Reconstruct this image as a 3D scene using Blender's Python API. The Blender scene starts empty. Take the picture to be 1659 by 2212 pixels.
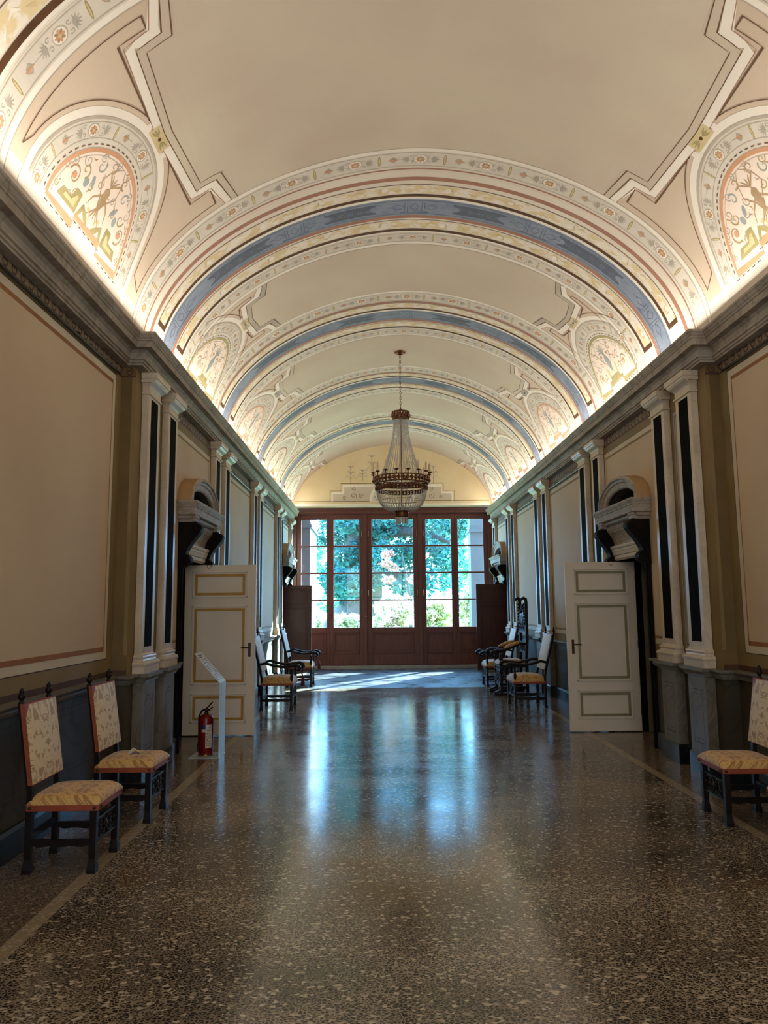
import bpy, math, random
from mathutils import Vector, Matrix
R_ = math.radians
PI = math.pi
random.seed(7)
SC = bpy.context.scene
COL = SC.collection

# ------------------------------------------------------------------ camera
CX, CZ = -.4567, 1.62
TH, YA, RO = R_(7.152), R_(.6468), R_(-.4966)
F_ = Vector((math.sin(YA)*math.cos(TH), math.cos(YA)*math.cos(TH), math.sin(TH)))
R0 = Vector((math.cos(YA), -math.sin(YA), 0))
U0 = Vector((-math.sin(YA)*math.sin(TH), -math.cos(YA)*math.sin(TH), math.cos(TH)))
RT = R0*math.cos(RO)+U0*math.sin(RO)
UP = U0*math.cos(RO)-R0*math.sin(RO)
cam = bpy.data.cameras.new('camera'); co = bpy.data.objects.new('camera', cam); COL.objects.link(co)
co.matrix_world = Matrix(((RT.x, UP.x, -F_.x, CX), (RT.y, UP.y, -F_.y, 0), (RT.z, UP.z, -F_.z, CZ), (0, 0, 0, 1)))
cam.sensor_width = 36; cam.lens = 1636.46/2212*36; cam.clip_start = .05; cam.clip_end = 300
SC.camera = co

# ------------------------------------------------------------------ light
EXPOSURE = 0.0
COVE_W = 168        # watts of each cove strip
SKY = 29.0
SUN = 130.0
FAR_COVE = 1.0
W = bpy.data.worlds.new('world'); SC.world = W; W.use_nodes = True
bg = W.node_tree.nodes['Background']
bg.inputs[0].default_value = (.22, .54, 1.0, 1); bg.inputs[1].default_value = SKY
SC.view_settings.view_transform = 'Standard'; SC.view_settings.look = 'None'
SC.view_settings.exposure = EXPOSURE; SC.view_settings.gamma = 1; SC.view_settings.use_curve_mapping = False
SC.cycles.use_denoising = True
SC.cycles.max_bounces = 8; SC.cycles.diffuse_bounces = 5; SC.cycles.glossy_bounces = 4
SC.cycles.transmission_bounces = 6; SC.cycles.transparent_max_bounces = 10
SC.cycles.caustics_reflective = False; SC.cycles.caustics_refractive = False
SC.cycles.sample_clamp_indirect = 6

def lamp(name, kind, loc, energy, color, rot=(0, 0, 0), **kw):
    d = bpy.data.lights.new(name, kind); d.energy = energy; d.color = color
    for k, v in kw.items(): setattr(d, k, v)
    o = bpy.data.objects.new(name, d); COL.objects.link(o); o.location = loc; o.rotation_euler = rot
    return o
SUN_DIR = Vector((-.537*.857, -.843*.857, -.515))
so = lamp('sun', 'SUN', (10, 30, 15), SUN, (.55, .82, 1.0), angle=R_(.6))
so.rotation_euler = SUN_DIR.to_track_quat('-Z', 'Y').to_euler()
for sgn in (-1, 1):
    lamp('cove_strip_light', 'AREA', (sgn*2.56, 8.6, 4.225), COVE_W, (1, .945, .865), (R_(180), -sgn*R_(28), 0), shape='RECTANGLE', size=.05, size_y=23)
po = lamp('window_portal', 'AREA', (0, 20.95, 2.55), 1, (1, 1, 1), (R_(-90), 0, 0), shape='RECTANGLE', size=5.3, size_y=3.1)
po.data.cycles.is_portal = True
po = lamp('fill_window_portal', 'AREA', (0, -3.0, 2.2), 1, (1, 1, 1), (R_(90), 0, 0), shape='RECTANGLE', size=4.4, size_y=3.4)
po.data.cycles.is_portal = True

# ------------------------------------------------------------------ helpers
def lin(c):
    f = lambda v: v/12.92 if v <= .04045 else ((v+.055)/1.055)**2.4
    return tuple(f(v/255) for v in c)+(1,)

class MB:
    def __init__(s): s.v, s.f, s.m, s.sm = [], [], [], []
    def add(s, vs, fs, mi=0, smooth=False):
        n = len(s.v); s.v += [tuple(p) for p in vs]
        for f in fs:
            s.f.append([n+i for i in f]); s.m.append(mi); s.sm.append(smooth)
        return s
    def box(s, x0, x1, y0, y1, z0, z1, mi=0):
        v = [(x, y, z) for z in (z0, z1) for y in (y0, y1) for x in (x0, x1)]
        return s.add(v, [(0, 2, 3, 1), (4, 5, 7, 6), (0, 1, 5, 4), (2, 6, 7, 3), (0, 4, 6, 2), (1, 3, 7, 5)], mi)
    def quad(s, a, b, c, d, mi=0): return s.add([a, b, c, d], [(0, 1, 2, 3)], mi)
    def hexa(s, lo, hi, mi=0):
        return s.add(list(lo)+list(hi), [(3, 2, 1, 0), (4, 5, 6, 7)]+[(i, (i+1) % 4, 4+(i+1) % 4, 4+i) for i in range(4)], mi)
    def extr(s, poly, fn, d0, d1, mi=0, smooth=False):
        n = len(poly)
        vs = [fn(u, v, d0) for u, v in poly]+[fn(u, v, d1) for u, v in poly]
        s.add(vs, [tuple(range(n-1, -1, -1)), tuple(range(n, 2*n))], mi)
        return s.add(vs, [(i, (i+1) % n, n+(i+1) % n, n+i) for i in range(n)], mi, smooth)
    def tube(s, path, r, n=8, mi=0, closed=False, flat=1.0, smooth=True):
        P = [Vector(p) for p in path]; k = len(P); vs = []
        rr = r if isinstance(r, (list, tuple)) else [r]*k
        t0 = (P[1]-P[0]).normalized()
        nrm = t0.orthogonal().normalized()
        if abs(t0.z) < .9: nrm = (Vector((0, 0, 1))-t0*t0.z).normalized()
        for i in range(k):
            a = P[i-1] if (i > 0 or closed) else P[i]; b = P[(i+1) % k] if (i < k-1 or closed) else P[i]
            t = (b-a).normalized()
            nrm = (nrm-t*nrm.dot(t)); nrm = nrm.normalized() if nrm.length > 1e-6 else t.orthogonal().normalized()
            bn = t.cross(nrm)
            for j in range(n):
                an = 2*PI*j/n
                vs.append(P[i]+(nrm*math.cos(an)*flat+bn*math.sin(an))*rr[i])
        fs = []
        for i in range(k if closed else k-1):
            i2 = (i+1) % k
            for j in range(n): fs.append((i*n+j, i*n+(j+1) % n, i2*n+(j+1) % n, i2*n+j))
        s.add(vs, fs, mi, smooth)
        if not closed: s.add(vs[:n]+vs[-n:], [tuple(range(n-1, -1, -1)), tuple(range(n, 2*n))], mi)
        return s
    def bar(s, path, w, h, mi=0):
        """square section bar along path, w across, h vertical-ish"""
        P = [Vector(p) for p in path]; k = len(P); vs = []
        for i in range(k):
            t = (P[min(i+1, k-1)]-P[max(i-1, 0)]).normalized()
            sd = t.cross(Vector((0, 0, 1))); sd = sd.normalized() if sd.length > .05 else Vector((0, 1, 0))
            u = sd.cross(t)
            for a, b in ((-1, -1), (1, -1), (1, 1), (-1, 1)): vs.append(P[i]+sd*a*w/2+u*b*h/2)
        fs = [(3, 2, 1, 0), tuple(4*(k-1)+j for j in range(4))]
        for i in range(k-1):
            for j in range(4): fs.append((4*i+j, 4*i+(j+1) % 4, 4*i+4+(j+1) % 4, 4*i+4+j))
        return s.add(vs, fs, mi)
    def lathe(s, prof, c=(0, 0, 0), n=16, mi=0, smooth=True):
        vs = []
        for r, z in prof:
            for j in range(n):
                a = 2*PI*j/n; vs.append((c[0]+r*math.cos(a), c[1]+r*math.sin(a), c[2]+z))
        k = len(prof); fs = []
        for i in range(k-1):
            for j in range(n): fs.append((i*n+j, i*n+(j+1) % n, (i+1)*n+(j+1) % n, (i+1)*n+j))
        s.add(vs, fs, mi, smooth)
        if prof[0][0] > 1e-4: s.add(vs[:n], [tuple(range(n-1, -1, -1))], mi)
        if prof[-1][0] > 1e-4: s.add(vs[-n:], [tuple(range(n))], mi)
        return s
    def loft(s, rings, mi=0):
        """rings of (d, halfwidth, z): a block standing against a wall plane x=0"""
        vs = []
        for d, w, z in rings: vs += [(.005, -w, z), (d, -w, z), (d, w, z), (.005, w, z)]
        k = len(rings); fs = [(3, 2, 1, 0), tuple(4*(k-1)+j for j in range(4))]
        for i in range(k-1):
            for j in range(3): fs.append((4*i+j, 4*i+j+1, 4*i+4+j+1, 4*i+4+j))
        return s.add(vs, fs, mi)
    def ball(s, c, r, n=8, mi=0, sz=1.0):
        pr = [(r*math.sin(PI*i/(n//2+1)), -r*sz*math.cos(PI*i/(n//2+1))) for i in range(n//2+2)]
        pr[0] = (1e-5, pr[0][1]); pr[-1] = (1e-5, pr[-1][1])
        return s.lathe(pr, c, n, mi)

def obj(name, mb, mats, parent=None, loc=None, bevel=0, rz=0, subd=0):
    me = bpy.data.meshes.new(name); me.from_pydata(mb.v, [], mb.f)
    for m in (mats if isinstance(mats, (list, tuple)) else [mats]): me.materials.append(m)
    me.polygons.foreach_set('material_index', mb.m); me.polygons.foreach_set('use_smooth', mb.sm); me.update()
    o = bpy.data.objects.new(name, me); COL.objects.link(o)
    if parent: o.parent = parent
    if loc: o.location = loc
    if rz: o.rotation_euler.z = rz
    if bevel:
        b = o.modifiers.new('bevel', 'BEVEL'); b.width = bevel; b.segments = 2; b.limit_method = 'ANGLE'; b.angle_limit = R_(40)
    if subd:
        b = o.modifiers.new('subsurf', 'SUBSURF'); b.levels = subd; b.render_levels = subd
    return o
def tag(o, label=None, cat=None, group=None, kind=None):
    if label: o['label'] = label
    if cat: o['category'] = cat
    if group: o['group'] = group
    if kind: o['kind'] = kind
    return o
def thing(name, loc, label, cat, group=None, rz=0, kind=None):
    o = bpy.data.objects.new(name, None); COL.objects.link(o); o.location = loc; o.rotation_euler.z = rz
    o.empty_display_size = .1
    return tag(o, label, cat, group, kind)
def dup(root, loc, rz, label=None, group=None):
    r = root.copy(); COL.objects.link(r); r.location = loc; r.rotation_euler = (0, 0, rz)
    if label: r['label'] = label
    if group: r['group'] = group
    for ch in list(root.children):
        c = ch.copy(); COL.objects.link(c); c.parent = r
        for g in list(ch.children):
            d = g.copy(); COL.objects.link(d); d.parent = c
    return r

# ------------------------------------------------------------------ materials
def nt(name, rough=.5, metal=0., spec=.5):
    m = bpy.data.materials.new(name); m.use_nodes = True
    b = m.node_tree.nodes['Principled BSDF']
    b.inputs['Roughness'].default_value = rough; b.inputs['Metallic'].default_value = metal
    b.inputs['Specular IOR Level'].default_value = spec
    return m, m.node_tree, b
def N(t, typ, **kw):
    n = t.nodes.new(typ)
    for k, v in kw.items():
        if k in n.inputs: n.inputs[k].default_value = v
        else: setattr(n, k, v)
    return n
def ramp(t, fac, stops, interp='LINEAR'):
    r = t.nodes.new('ShaderNodeValToRGB'); r.color_ramp.interpolation = interp
    el = r.color_ramp.elements
    while len(el) < len(stops): el.new(.5)
    for e, (p, c) in zip(el, stops): e.position = p; e.color = c
    t.links.new(fac, r.inputs[0]); return r
def coords(t, scale=(1, 1, 1), src='Object'):
    tc = t.nodes.new('ShaderNodeTexCoord'); mp = t.nodes.new('ShaderNodeMapping'); mp.inputs['Scale'].default_value = scale
    t.links.new(tc.outputs[src], mp.inputs[0]); return mp.outputs[0]
def bump(t, b, h, strength=.2, dist=.01):
    n = N(t, 'ShaderNodeBump', Strength=strength, Distance=dist); t.links.new(h, n.inputs['Height']); t.links.new(n.outputs[0], b.inputs['Normal'])
def paint(name, c, c2=None, scale=3., rough=.6, bumps=0., metal=0., spec=.4, stretch=(1, 1, 1), lo=.35, hi=.65, detail=4):
    m, t, b = nt(name, rough, metal, spec)
    if c2 is None: c2 = tuple(int(v*.93) for v in c)
    n = N(t, 'ShaderNodeTexNoise', Scale=scale, Detail=detail); t.links.new(coords(t, stretch), n.inputs[0])
    r = ramp(t, n.outputs['Fac'], [(lo, lin(c)), (hi, lin(c2))]); t.links.new(r.outputs[0], b.inputs['Base Color'])
    if bumps: bump(t, b, n.outputs['Fac'], bumps, .01)
    return m
def marble(name, c, vein, scale=2.5, rough=.3, amount=.5, c2=None, spec=.4):
    m, t, b = nt(name, rough, 0, spec)
    co_ = coords(t)
    n1 = N(t, 'ShaderNodeTexNoise', Scale=scale, Detail=6, Distortion=1.6); t.links.new(co_, n1.inputs[0])
    n2 = N(t, 'ShaderNodeTexNoise', Scale=scale*.6, Detail=3, Distortion=.6); t.links.new(co_, n2.inputs[0])
    base = ramp(t, n2.outputs['Fac'], [(.35, lin(c)), (.7, lin(c2 or tuple(int(v*.85) for v in c)))])
    vr = ramp(t, n1.outputs['Fac'], [(.455, (0, 0, 0, 1)), (.5, (1, 1, 1, 1)), (.545, (0, 0, 0, 1))])
    mu = N(t, 'ShaderNodeMath', operation='MULTIPLY'); t.links.new(vr.outputs[0], mu.inputs[0]); mu.inputs[1].default_value = amount
    mx = N(t, 'ShaderNodeMix', data_type='RGBA'); t.links.new(mu.outputs[0], mx.inputs[0])
    t.links.new(base.outputs[0], mx.inputs[6]); mx.inputs[7].default_value = lin(vein)
    t.links.new(mx.outputs[2], b.inputs['Base Color'])
    return m
def wood(name, c, c2, rough=.3, scale=(9, 9, .8), spec=.5):
    m, t, b = nt(name, rough, 0, spec)
    n = N(t, 'ShaderNodeTexNoise', Scale=4., Detail=5, Distortion=.5); t.links.new(coords(t, scale), n.inputs[0])
    r = ramp(t, n.outputs['Fac'], [(.3, lin(c)), (.7, lin(c2))]); t.links.new(r.outputs[0], b.inputs['Base Color'])
    bump(t, b, n.outputs['Fac'], .08, .004)
    return m

M = {}
M['vault'] = paint('vault_plaster', (228, 216, 196), (222, 207, 187), 1.3, .75)
M['panel'] = paint('vault_panel', (208, 193, 168), (200, 182, 160), .9, .75)
M['pink'] = paint('vault_pink', (212, 191, 166), (205, 182, 157), 1.4, .75)
M['grey'] = paint('vault_ornament_ground', (219, 208, 190), (210, 199, 181), 5, .75)
M['white'] = paint('vault_white_band', (240, 230, 212), (234, 222, 204), 2, .75)
M['shade'] = paint('vault_grey_line', (190, 176, 156), None, 4, .75)
M['line'] = paint('vault_brown_line', (110, 78, 52), None, 4, .75)
M['brown'] = paint('vault_dark_brown', (78, 46, 16), (92, 58, 24), 6, .7)
M['rose'] = paint('vault_rose_line', (172, 124, 100), (160, 112, 92), 6, .75)
M['orange'] = paint('vault_orange', (208, 156, 118), (200, 146, 108), 6, .75)
M['olive'] = paint('vault_olive', (172, 158, 108), (158, 144, 96), 9, .75)
M['gold'] = paint('vault_gold', (212, 192, 146), (204, 182, 132), 7, .75)
M['yellow'] = paint('vault_yellow_strip', (220, 198, 152), (232, 220, 200), 9, .75, lo=.45, hi=.55)
M['blue'] = paint('vault_blue', (140, 148, 160), (124, 133, 148), 7, .7)
M['blue2'] = paint('vault_dark_blue', (98, 103, 114), (88, 94, 106), 14, .7)
M['blue3'] = paint('vault_blue_line', (98, 108, 128), None, 7, .7)
M['lgrey'] = paint('vault_leaf_grey', (178, 168, 152), (166, 156, 140), 9, .75)
M['teal'] = paint('vault_leaf_blue', (158, 164, 160), (140, 150, 150), 9, .75)
M['ochre'] = paint('vault_leaf_ochre', (180, 152, 116), (164, 134, 98), 9, .75)
M['lunette'] = paint('vault_lunette_ground', (238, 220, 200), (232, 210, 190), 2.5, .75)
M['stucco'] = paint('lunette_wall_plaster', (226, 206, 164), (218, 196, 152), 1.2, .75)

M['wall_field'] = paint('wall_field_beige', (196, 174, 142), (186, 162, 132), .8, .7)
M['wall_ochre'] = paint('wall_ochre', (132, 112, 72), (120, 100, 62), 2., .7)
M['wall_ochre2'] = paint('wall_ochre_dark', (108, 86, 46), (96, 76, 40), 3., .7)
M['wall_extrados'] = paint('pediment_top_ochre', (170, 134, 88), (158, 122, 78), 2, .7)
M['wall_white'] = paint('wall_white_frame', (200, 188, 162), None, 2, .7)
M['wall_tan'] = paint('wall_tan_line', (146, 96, 52), (136, 88, 46), 4, .7)
M['wall_olive'] = paint('wall_olive_line', (140, 112, 64), (130, 104, 58), 4, .7)
M['wall_dark'] = paint('wall_dark_line', (62, 48, 34), None, 4, .7)
M['wall_brown'] = paint('wall_brown_band', (78, 52, 34), (68, 45, 29), 4, .7)
M['frieze_ground'] = paint('frieze_ground', (140, 120, 92), (124, 106, 80), 5, .7)
M['wall_blue'] = paint('wall_grey_panel', (158, 156, 150), (146, 144, 140), 4, .6)
M['marble'] = marble('cream_marble', (206, 190, 164), (158, 134, 106), 3., .32, .3)
M['marble_grey'] = marble('cornice_marble', (168, 156, 140), (108, 92, 76), 2.2, .6, .5, spec=.2)
M['dado'] = marble('grey_green_dado', (84, 78, 64), (50, 45, 36), 1.6, .5, .5, (66, 60, 48), spec=.12)
M['dadocap'] = marble('dado_cap_marble', (118, 111, 98), (76, 68, 56), 2., .4, .5, spec=.25)
M['inlay'] = marble('dark_green_marble', (12, 11, 10), (44, 44, 40), 6., .65, .25, (17, 16, 15), spec=.01)
M['plinth'] = marble('plinth_green_marble', (16, 26, 24), (40, 54, 50), 4., .3, .3, (10, 16, 16))
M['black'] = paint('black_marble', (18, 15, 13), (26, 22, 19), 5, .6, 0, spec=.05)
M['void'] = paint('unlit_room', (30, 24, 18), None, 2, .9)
M['palegreen'] = paint('reveal_green', (126, 122, 96), None, 2, .6)
M['door'] = paint('door_ivory', (212, 202, 182), (206, 194, 172), 1.5, .45)
M['door_gold'] = paint('door_ochre_line', (176, 132, 48), (164, 120, 42), 6, .5)
M['door_olive'] = paint('door_olive_line', (136, 128, 92), (126, 118, 84), 6, .5)
M['bronze'] = paint('handle_bronze', (52, 38, 24), (66, 50, 32), 12, .4, 0, .6)
M['mahog'] = wood('mahogany', (110, 62, 48), (88, 46, 37), .42, spec=.35)
M['mahog_dark'] = wood('mahogany_leaf', (80, 38, 28), (62, 30, 22), .4, spec=.3)
M['dark'] = wood('dark_walnut', (15, 9, 6), (24, 14, 9), .42, spec=.2)
M['trimred'] = paint('seat_leather_rim', (146, 68, 40), (128, 58, 34), 9, .5)
M['brass'] = paint('brass', (150, 110, 50), (130, 92, 42), 9, .35, 0, .8)
M['rod'] = paint('picture_rod', (50, 44, 36), None, 9, .3, 0, .5)
M['steel'] = paint('stand_metal', (196, 206, 208), (188, 198, 200), 2, .35, 0, .2)
M['ink'] = paint('ink', (120, 112, 104), None, 5, .7)
M['ink_blue'] = paint('ink_blue', (64, 66, 96), None, 5, .7)
M['red'] = paint('extinguisher_red', (118, 16, 13), (104, 12, 11), 3, .32)
M['rubber'] = paint('black_rubber', (20, 20, 20), None, 9, .5)
M['label'] = paint('extinguisher_label', (206, 198, 180), (190, 180, 160), 20, .5)
M['label_blue'] = paint('extinguisher_blue', (30, 46, 110), None, 9, .5)
M['paper'] = paint('white_card', (222, 214, 200), None, 4, .7)
M['maroon'] = paint('maroon_cord', (92, 22, 28), (76, 16, 22), 30, .7, .3)
M['rust'] = paint('gilt_bronze', (84, 50, 30), (112, 72, 42), 18, .35, .2, .7)
M['candle'] = paint('candle_wax', (206, 186, 148), None, 4, .5)
M['stonelight'] = marble('threshold_stone', (170, 166, 158), (120, 116, 110), 5, .4, .3)
M['pier'] = paint('shade_grey_plaster', (96, 98, 100), (90, 92, 95), 1.2, .8)  # white plaster darkened to grey so the shaded front stays dim

def damask(name, ground, motif, scale=1.0, rough=.55, thr=.5):
    m, t, b = nt(name, rough, 0, .3)
    tc = t.nodes.new('ShaderNodeTexCoord'); sp = t.nodes.new('ShaderNodeSeparateXYZ'); t.links.new(tc.outputs['Object'], sp.inputs[0])
    def pp(sock, s):
        a = N(t, 'ShaderNodeMath', operation='PINGPONG'); t.links.new(sock, a.inputs[0]); a.inputs[1].default_value = s; return a.outputs[0]
    cb = t.nodes.new('ShaderNodeCombineXYZ')
    ad = N(t, 'ShaderNodeMath', operation='ADD'); t.links.new(sp.outputs[0], ad.inputs[0]); t.links.new(sp.outputs[2], ad.inputs[1])
    t.links.new(pp(sp.outputs[1], .125), cb.inputs[0]); t.links.new(pp(ad.outputs[0], .19), cb.inputs[1])
    n = N(t, 'ShaderNodeTexNoise', Scale=17*scale, Detail=2.5, Distortion=2.6); t.links.new(cb.outputs[0], n.inputs[0])
    n2 = N(t, 'ShaderNodeTexNoise', Scale=160., Detail=1); t.links.new(tc.outputs['Object'], n2.inputs[0])
    r = ramp(t, n.outputs['Fac'], [(thr-.035, lin(ground)), (thr+.03, lin(motif)), (.66, lin(motif)), (.70, lin(ground))])
    t.links.new(r.outputs[0], b.inputs['Base Color']); bump(t, b, n2.outputs['Fac'], .15, .002)
    b.inputs['Sheen Weight'].default_value = .2
    return m
M['damask'] = damask('cream_damask', (212, 192, 152), (160, 132, 94), .55)
M['damask_seat'] = damask('gold_damask', (196, 156, 92), (150, 110, 58), .7)
M['plainback'] = damask('pale_damask', (204, 186, 150), (190, 168, 132), 1.4)

def terrazzo(name, dark, dark2, light, mortar, scale, rough, edge=.06, lightfrac=.12):
    m, t, b = nt(name, rough, 0, .5)
    co_ = coords(t, (.85, 1.15, 1))
    nz = N(t, 'ShaderNodeTexNoise', Scale=14., Detail=2); t.links.new(co_, nz.inputs[0])
    mxv = N(t, 'ShaderNodeMix', data_type='VECTOR', blend_type='MIX') if False else None
    va = N(t, 'ShaderNodeVectorMath', operation='MULTIPLY_ADD'); t.links.new(nz.outputs['Color'], va.inputs[0]); va.inputs[1].default_value = (.035, .035, 0); t.links.new(co_, va.inputs[2])
    v1 = N(t, 'ShaderNodeTexVoronoi', Scale=scale, feature='F1'); v1.inputs['Randomness'].default_value = 1
    v2 = N(t, 'ShaderNodeTexVoronoi', Scale=scale, feature='DISTANCE_TO_EDGE')
    t.links.new(va.outputs[0], v1.inputs[0]); t.links.new(va.outputs[0], v2.inputs[0])
    sp = t.nodes.new('ShaderNodeSeparateColor'); t.links.new(v1.outputs['Color'], sp.inputs[0])
    cell = ramp(t, sp.outputs[0], [(0, lin(dark)), (.62, lin(dark2)), (1-lightfrac-.06, lin(dark2)), (1-lightfrac, lin(light)), (1, lin(light))])
    n3 = N(t, 'ShaderNodeTexNoise', Scale=1.1, Detail=3); t.links.new(co_, n3.inputs[0])
    ed = ramp(t, v2.outputs['Distance'], [(edge*.35, (1, 1, 1, 1)), (edge, (0, 0, 0, 1))])
    pat = ramp(t, n3.outputs['Fac'], [(.3, (.35, .35, .35, 1)), (.65, (1, 1, 1, 1))])
    mu = N(t, 'ShaderNodeMath', operation='MULTIPLY'); t.links.new(ed.outputs[0], mu.inputs[0]); t.links.new(pat.outputs[0], mu.inputs[1])
    mx = N(t, 'ShaderNodeMix', data_type='RGBA'); t.links.new(mu.outputs[0], mx.inputs[0]); t.links.new(cell.outputs[0], mx.inputs[6]); mx.inputs[7].default_value = lin(mortar)
    t.links.new(mx.outputs[2], b.inputs['Base Color'])
    n4 = N(t, 'ShaderNodeTexNoise', Scale=2.2, Detail=2); t.links.new(co_, n4.inputs[0])
    b.inputs['Specular IOR Level'].default_value = .35 if 'worn' in name else .5
    rr = ramp(t, n4.outputs['Fac'], [(.3, (rough*.8,)*3+(1,)), (.7, (rough*1.25,)*3+(1,))]); t.links.new(rr.outputs[0], b.inputs['Roughness'])
    bump(t, b, n4.outputs['Fac'], .05, .02)
    return m
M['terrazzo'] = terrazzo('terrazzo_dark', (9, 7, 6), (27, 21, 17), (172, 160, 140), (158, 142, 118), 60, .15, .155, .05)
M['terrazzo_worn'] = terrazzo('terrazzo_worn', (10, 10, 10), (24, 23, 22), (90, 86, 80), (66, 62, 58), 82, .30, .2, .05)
M['terrazzo_band'] = terrazzo('terrazzo_pale_strip', (128, 114, 90), (142, 127, 102), (166, 152, 130), (154, 138, 112), 80, .22)
M['terrazzo_side'] = terrazzo('terrazzo_tan_margin', (46, 37, 30), (76, 63, 51), (146, 130, 108), (126, 110, 90), 70, .2, .2, .05)

def glassy(name, tint, refl=.08, rough=.0):
    m, t, b = nt(name); t.nodes.remove(b)
    tr = N(t, 'ShaderNodeBsdfTransparent'); tr.inputs[0].default_value = tint
    gl = N(t, 'ShaderNodeBsdfGlossy'); gl.inputs['Roughness'].default_value = rough
    fr = N(t, 'ShaderNodeFresnel', IOR=1.45)
    mx = N(t, 'ShaderNodeMixShader'); t.links.new(fr.outputs[0], mx.inputs[0]); t.links.new(tr.outputs[0], mx.inputs[1]); t.links.new(gl.outputs[0], mx.inputs[2])
    t.links.new(mx.outputs[0], t.nodes['Material Output'].inputs[0]); return m
M['pane'] = glassy('window_glass', (.96, .98, .98, 1))
M['tint_sheet'] = glassy('fill_tint', (.76, .33, .195, 1))  # orange tint added to turn the blue sky light neutral indoors
def crystal(name):
    m, t, b = nt(name, .06, 0, .8)
    b.inputs['Base Color'].default_value = (.72, .70, .64, 1); b.inputs['Transmission Weight'].default_value = .3; b.inputs['IOR'].default_value = 1.5
    return m
M['crystal'] = crystal('crystal')
def leafy(name, c, c2, c3=None, rough=.6, scale=3.):
    m, t, b = nt(name, rough, 0, .3)
    n = N(t, 'ShaderNodeTexNoise', Scale=scale, Detail=3); t.links.new(coords(t), n.inputs[0])
    st = [(.35, lin(c)), (.6, lin(c2))]+([(.72, lin(c3))] if c3 else [])
    r = ramp(t, n.outputs['Fac'], st); t.links.new(r.outputs[0], b.inputs['Base Color'])
    tr = N(t, 'ShaderNodeBsdfTranslucent'); t.links.new(r.outputs[0], tr.inputs[0])
    mx = N(t, 'ShaderNodeMixShader'); mx.inputs[0].default_value = .35
    t.links.new(b.outputs[0], mx.inputs[1]); t.links.new(tr.outputs[0], mx.inputs[2])
    t.links.new(mx.outputs[0], t.nodes['Material Output'].inputs[0]); return m
M['leaf'] = leafy('leaf_green', (44, 96, 74), (78, 140, 104))
M['leaf2'] = leafy('leaf_blue_green', (34, 82, 82), (60, 116, 108))
M['leaf_bright'] = leafy('shrub_leaf', (96, 128, 78), (214, 206, 150), (232, 204, 160), scale=5)
M['flower'] = paint('shrub_blossom', (236, 226, 210), (226, 190, 170), 6, .7)
M['leaf_red'] = leafy('copper_leaf', (150, 104, 92), (190, 140, 120))
M['bark'] = paint('bark', (70, 66, 58), (44, 46, 44), 5, .9, .6, stretch=(3, 3, .6))
M['facade'] = paint('facade_stone', (92, 88, 82), (82, 78, 72), 2, .9)
M['grass'] = paint('lawn', (150, 170, 96), (186, 190, 130), 4, .9)
M['gravel'] = paint('gravel', (126, 120, 110), (108, 102, 94), 40, .9)

# ------------------------------------------------------------------ dimensions of the hall
XW, REC, YS, Y_NEAR, Y_END, Y_WIN = 2.75, -.134, 7.09, -3.0, 20.25, 20.75
BANDS = [3.48, 7.87, 10.97, 14.29, 17.63]
PAIRS = [7.83, 10.95, 14.32, 17.63]
PIL = [p+o for p in PAIRS for o in (-.355, .355)]+[20.02]
DOORS = [9.45, 18.98]
DH, DZ = .58, 2.22      # half opening, opening height

# ------------------------------------------------------------------ floor
mb = MB()
ys = [Y_NEAR, 2, 6, 10, 13, 15.6, 18, Y_WIN+.2]
for a, b in zip(ys, ys[1:]):
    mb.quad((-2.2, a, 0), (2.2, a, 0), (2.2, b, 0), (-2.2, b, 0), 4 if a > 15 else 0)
    for s in (-1, 1):
        mb.quad((s*2.2, a, 0), (s*2.29, a, 0), (s*2.29, b, 0), (s*2.2, b, 0), 1)
        mb.quad((s*2.29, a, 0), (s*5.2, a, 0), (s*5.2, b, 0), (s*2.29, b, 0), 2)
cr = [(-2.0+.1*i, 8.02+.012*math.sin(i*1.7)+.008*random.random()+.0006*i*i-.02*i) for i in range(41)]
for (xa, ya), (xb, yb) in zip(cr, cr[1:]):
    mb.quad((xa, ya-.0025, .0006), (xb, yb-.0025, .0006), (xb, yb+.0025, .0006), (xa, ya+.0025, .0006), 3)
tag(obj('floor', mb, [M['terrazzo'], M['terrazzo_band'], M['terrazzo_side'], M['black'], M['terrazzo_worn']]), 'polished dark terrazzo floor with pale border strips', 'floor', kind='structure')
mb = MB(); mb.box(-2.75, 2.75, 20.42, 21.4, -.1, .067)
tag(obj('trim_3', mb, M['stonelight']), 'pale stone threshold under the glazed doors', 'threshold', kind='structure')

# ------------------------------------------------------------------ walls
def spiral(c, r0, r1, turns, a0, n=26, flip=1):
    out = []
    for i in range(n):
        t = i/(n-1); r = r0+(r1-r0)*t; a = a0+flip*turns*2*PI*t
        out.append((c[0]+r*math.cos(a), c[1]+r*math.sin(a)))
    return out
def ribbon2d(pts, w):
    """list of quads (2d) along a polyline; w a number or a list"""
    k = len(pts); ws = w if isinstance(w, (list, tuple)) else [w]*k
    L, R = [], []
    for i in range(k):
        ax, ay = pts[max(i-1, 0)]; bx, by = pts[min(i+1, k-1)]
        dx, dy = bx-ax, by-ay; l = math.hypot(dx, dy) or 1
        nx, ny = -dy/l, dx/l; m = 1
        if 0 < i < k-1:
            ex, ey = pts[i][0]-ax, pts[i][1]-ay; le = math.hypot(ex, ey) or 1
            cs = abs(-ey/le*nx+ex/le*ny); m = 1/max(cs, .5)
        L.append((pts[i][0]+nx*ws[i]/2*m, pts[i][1]+ny*ws[i]/2*m)); R.append((pts[i][0]-nx*ws[i]/2*m, pts[i][1]-ny*ws[i]/2*m))
    return [(L[i], R[i], R[i+1], L[i+1]) for i in range(k-1)]

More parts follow.
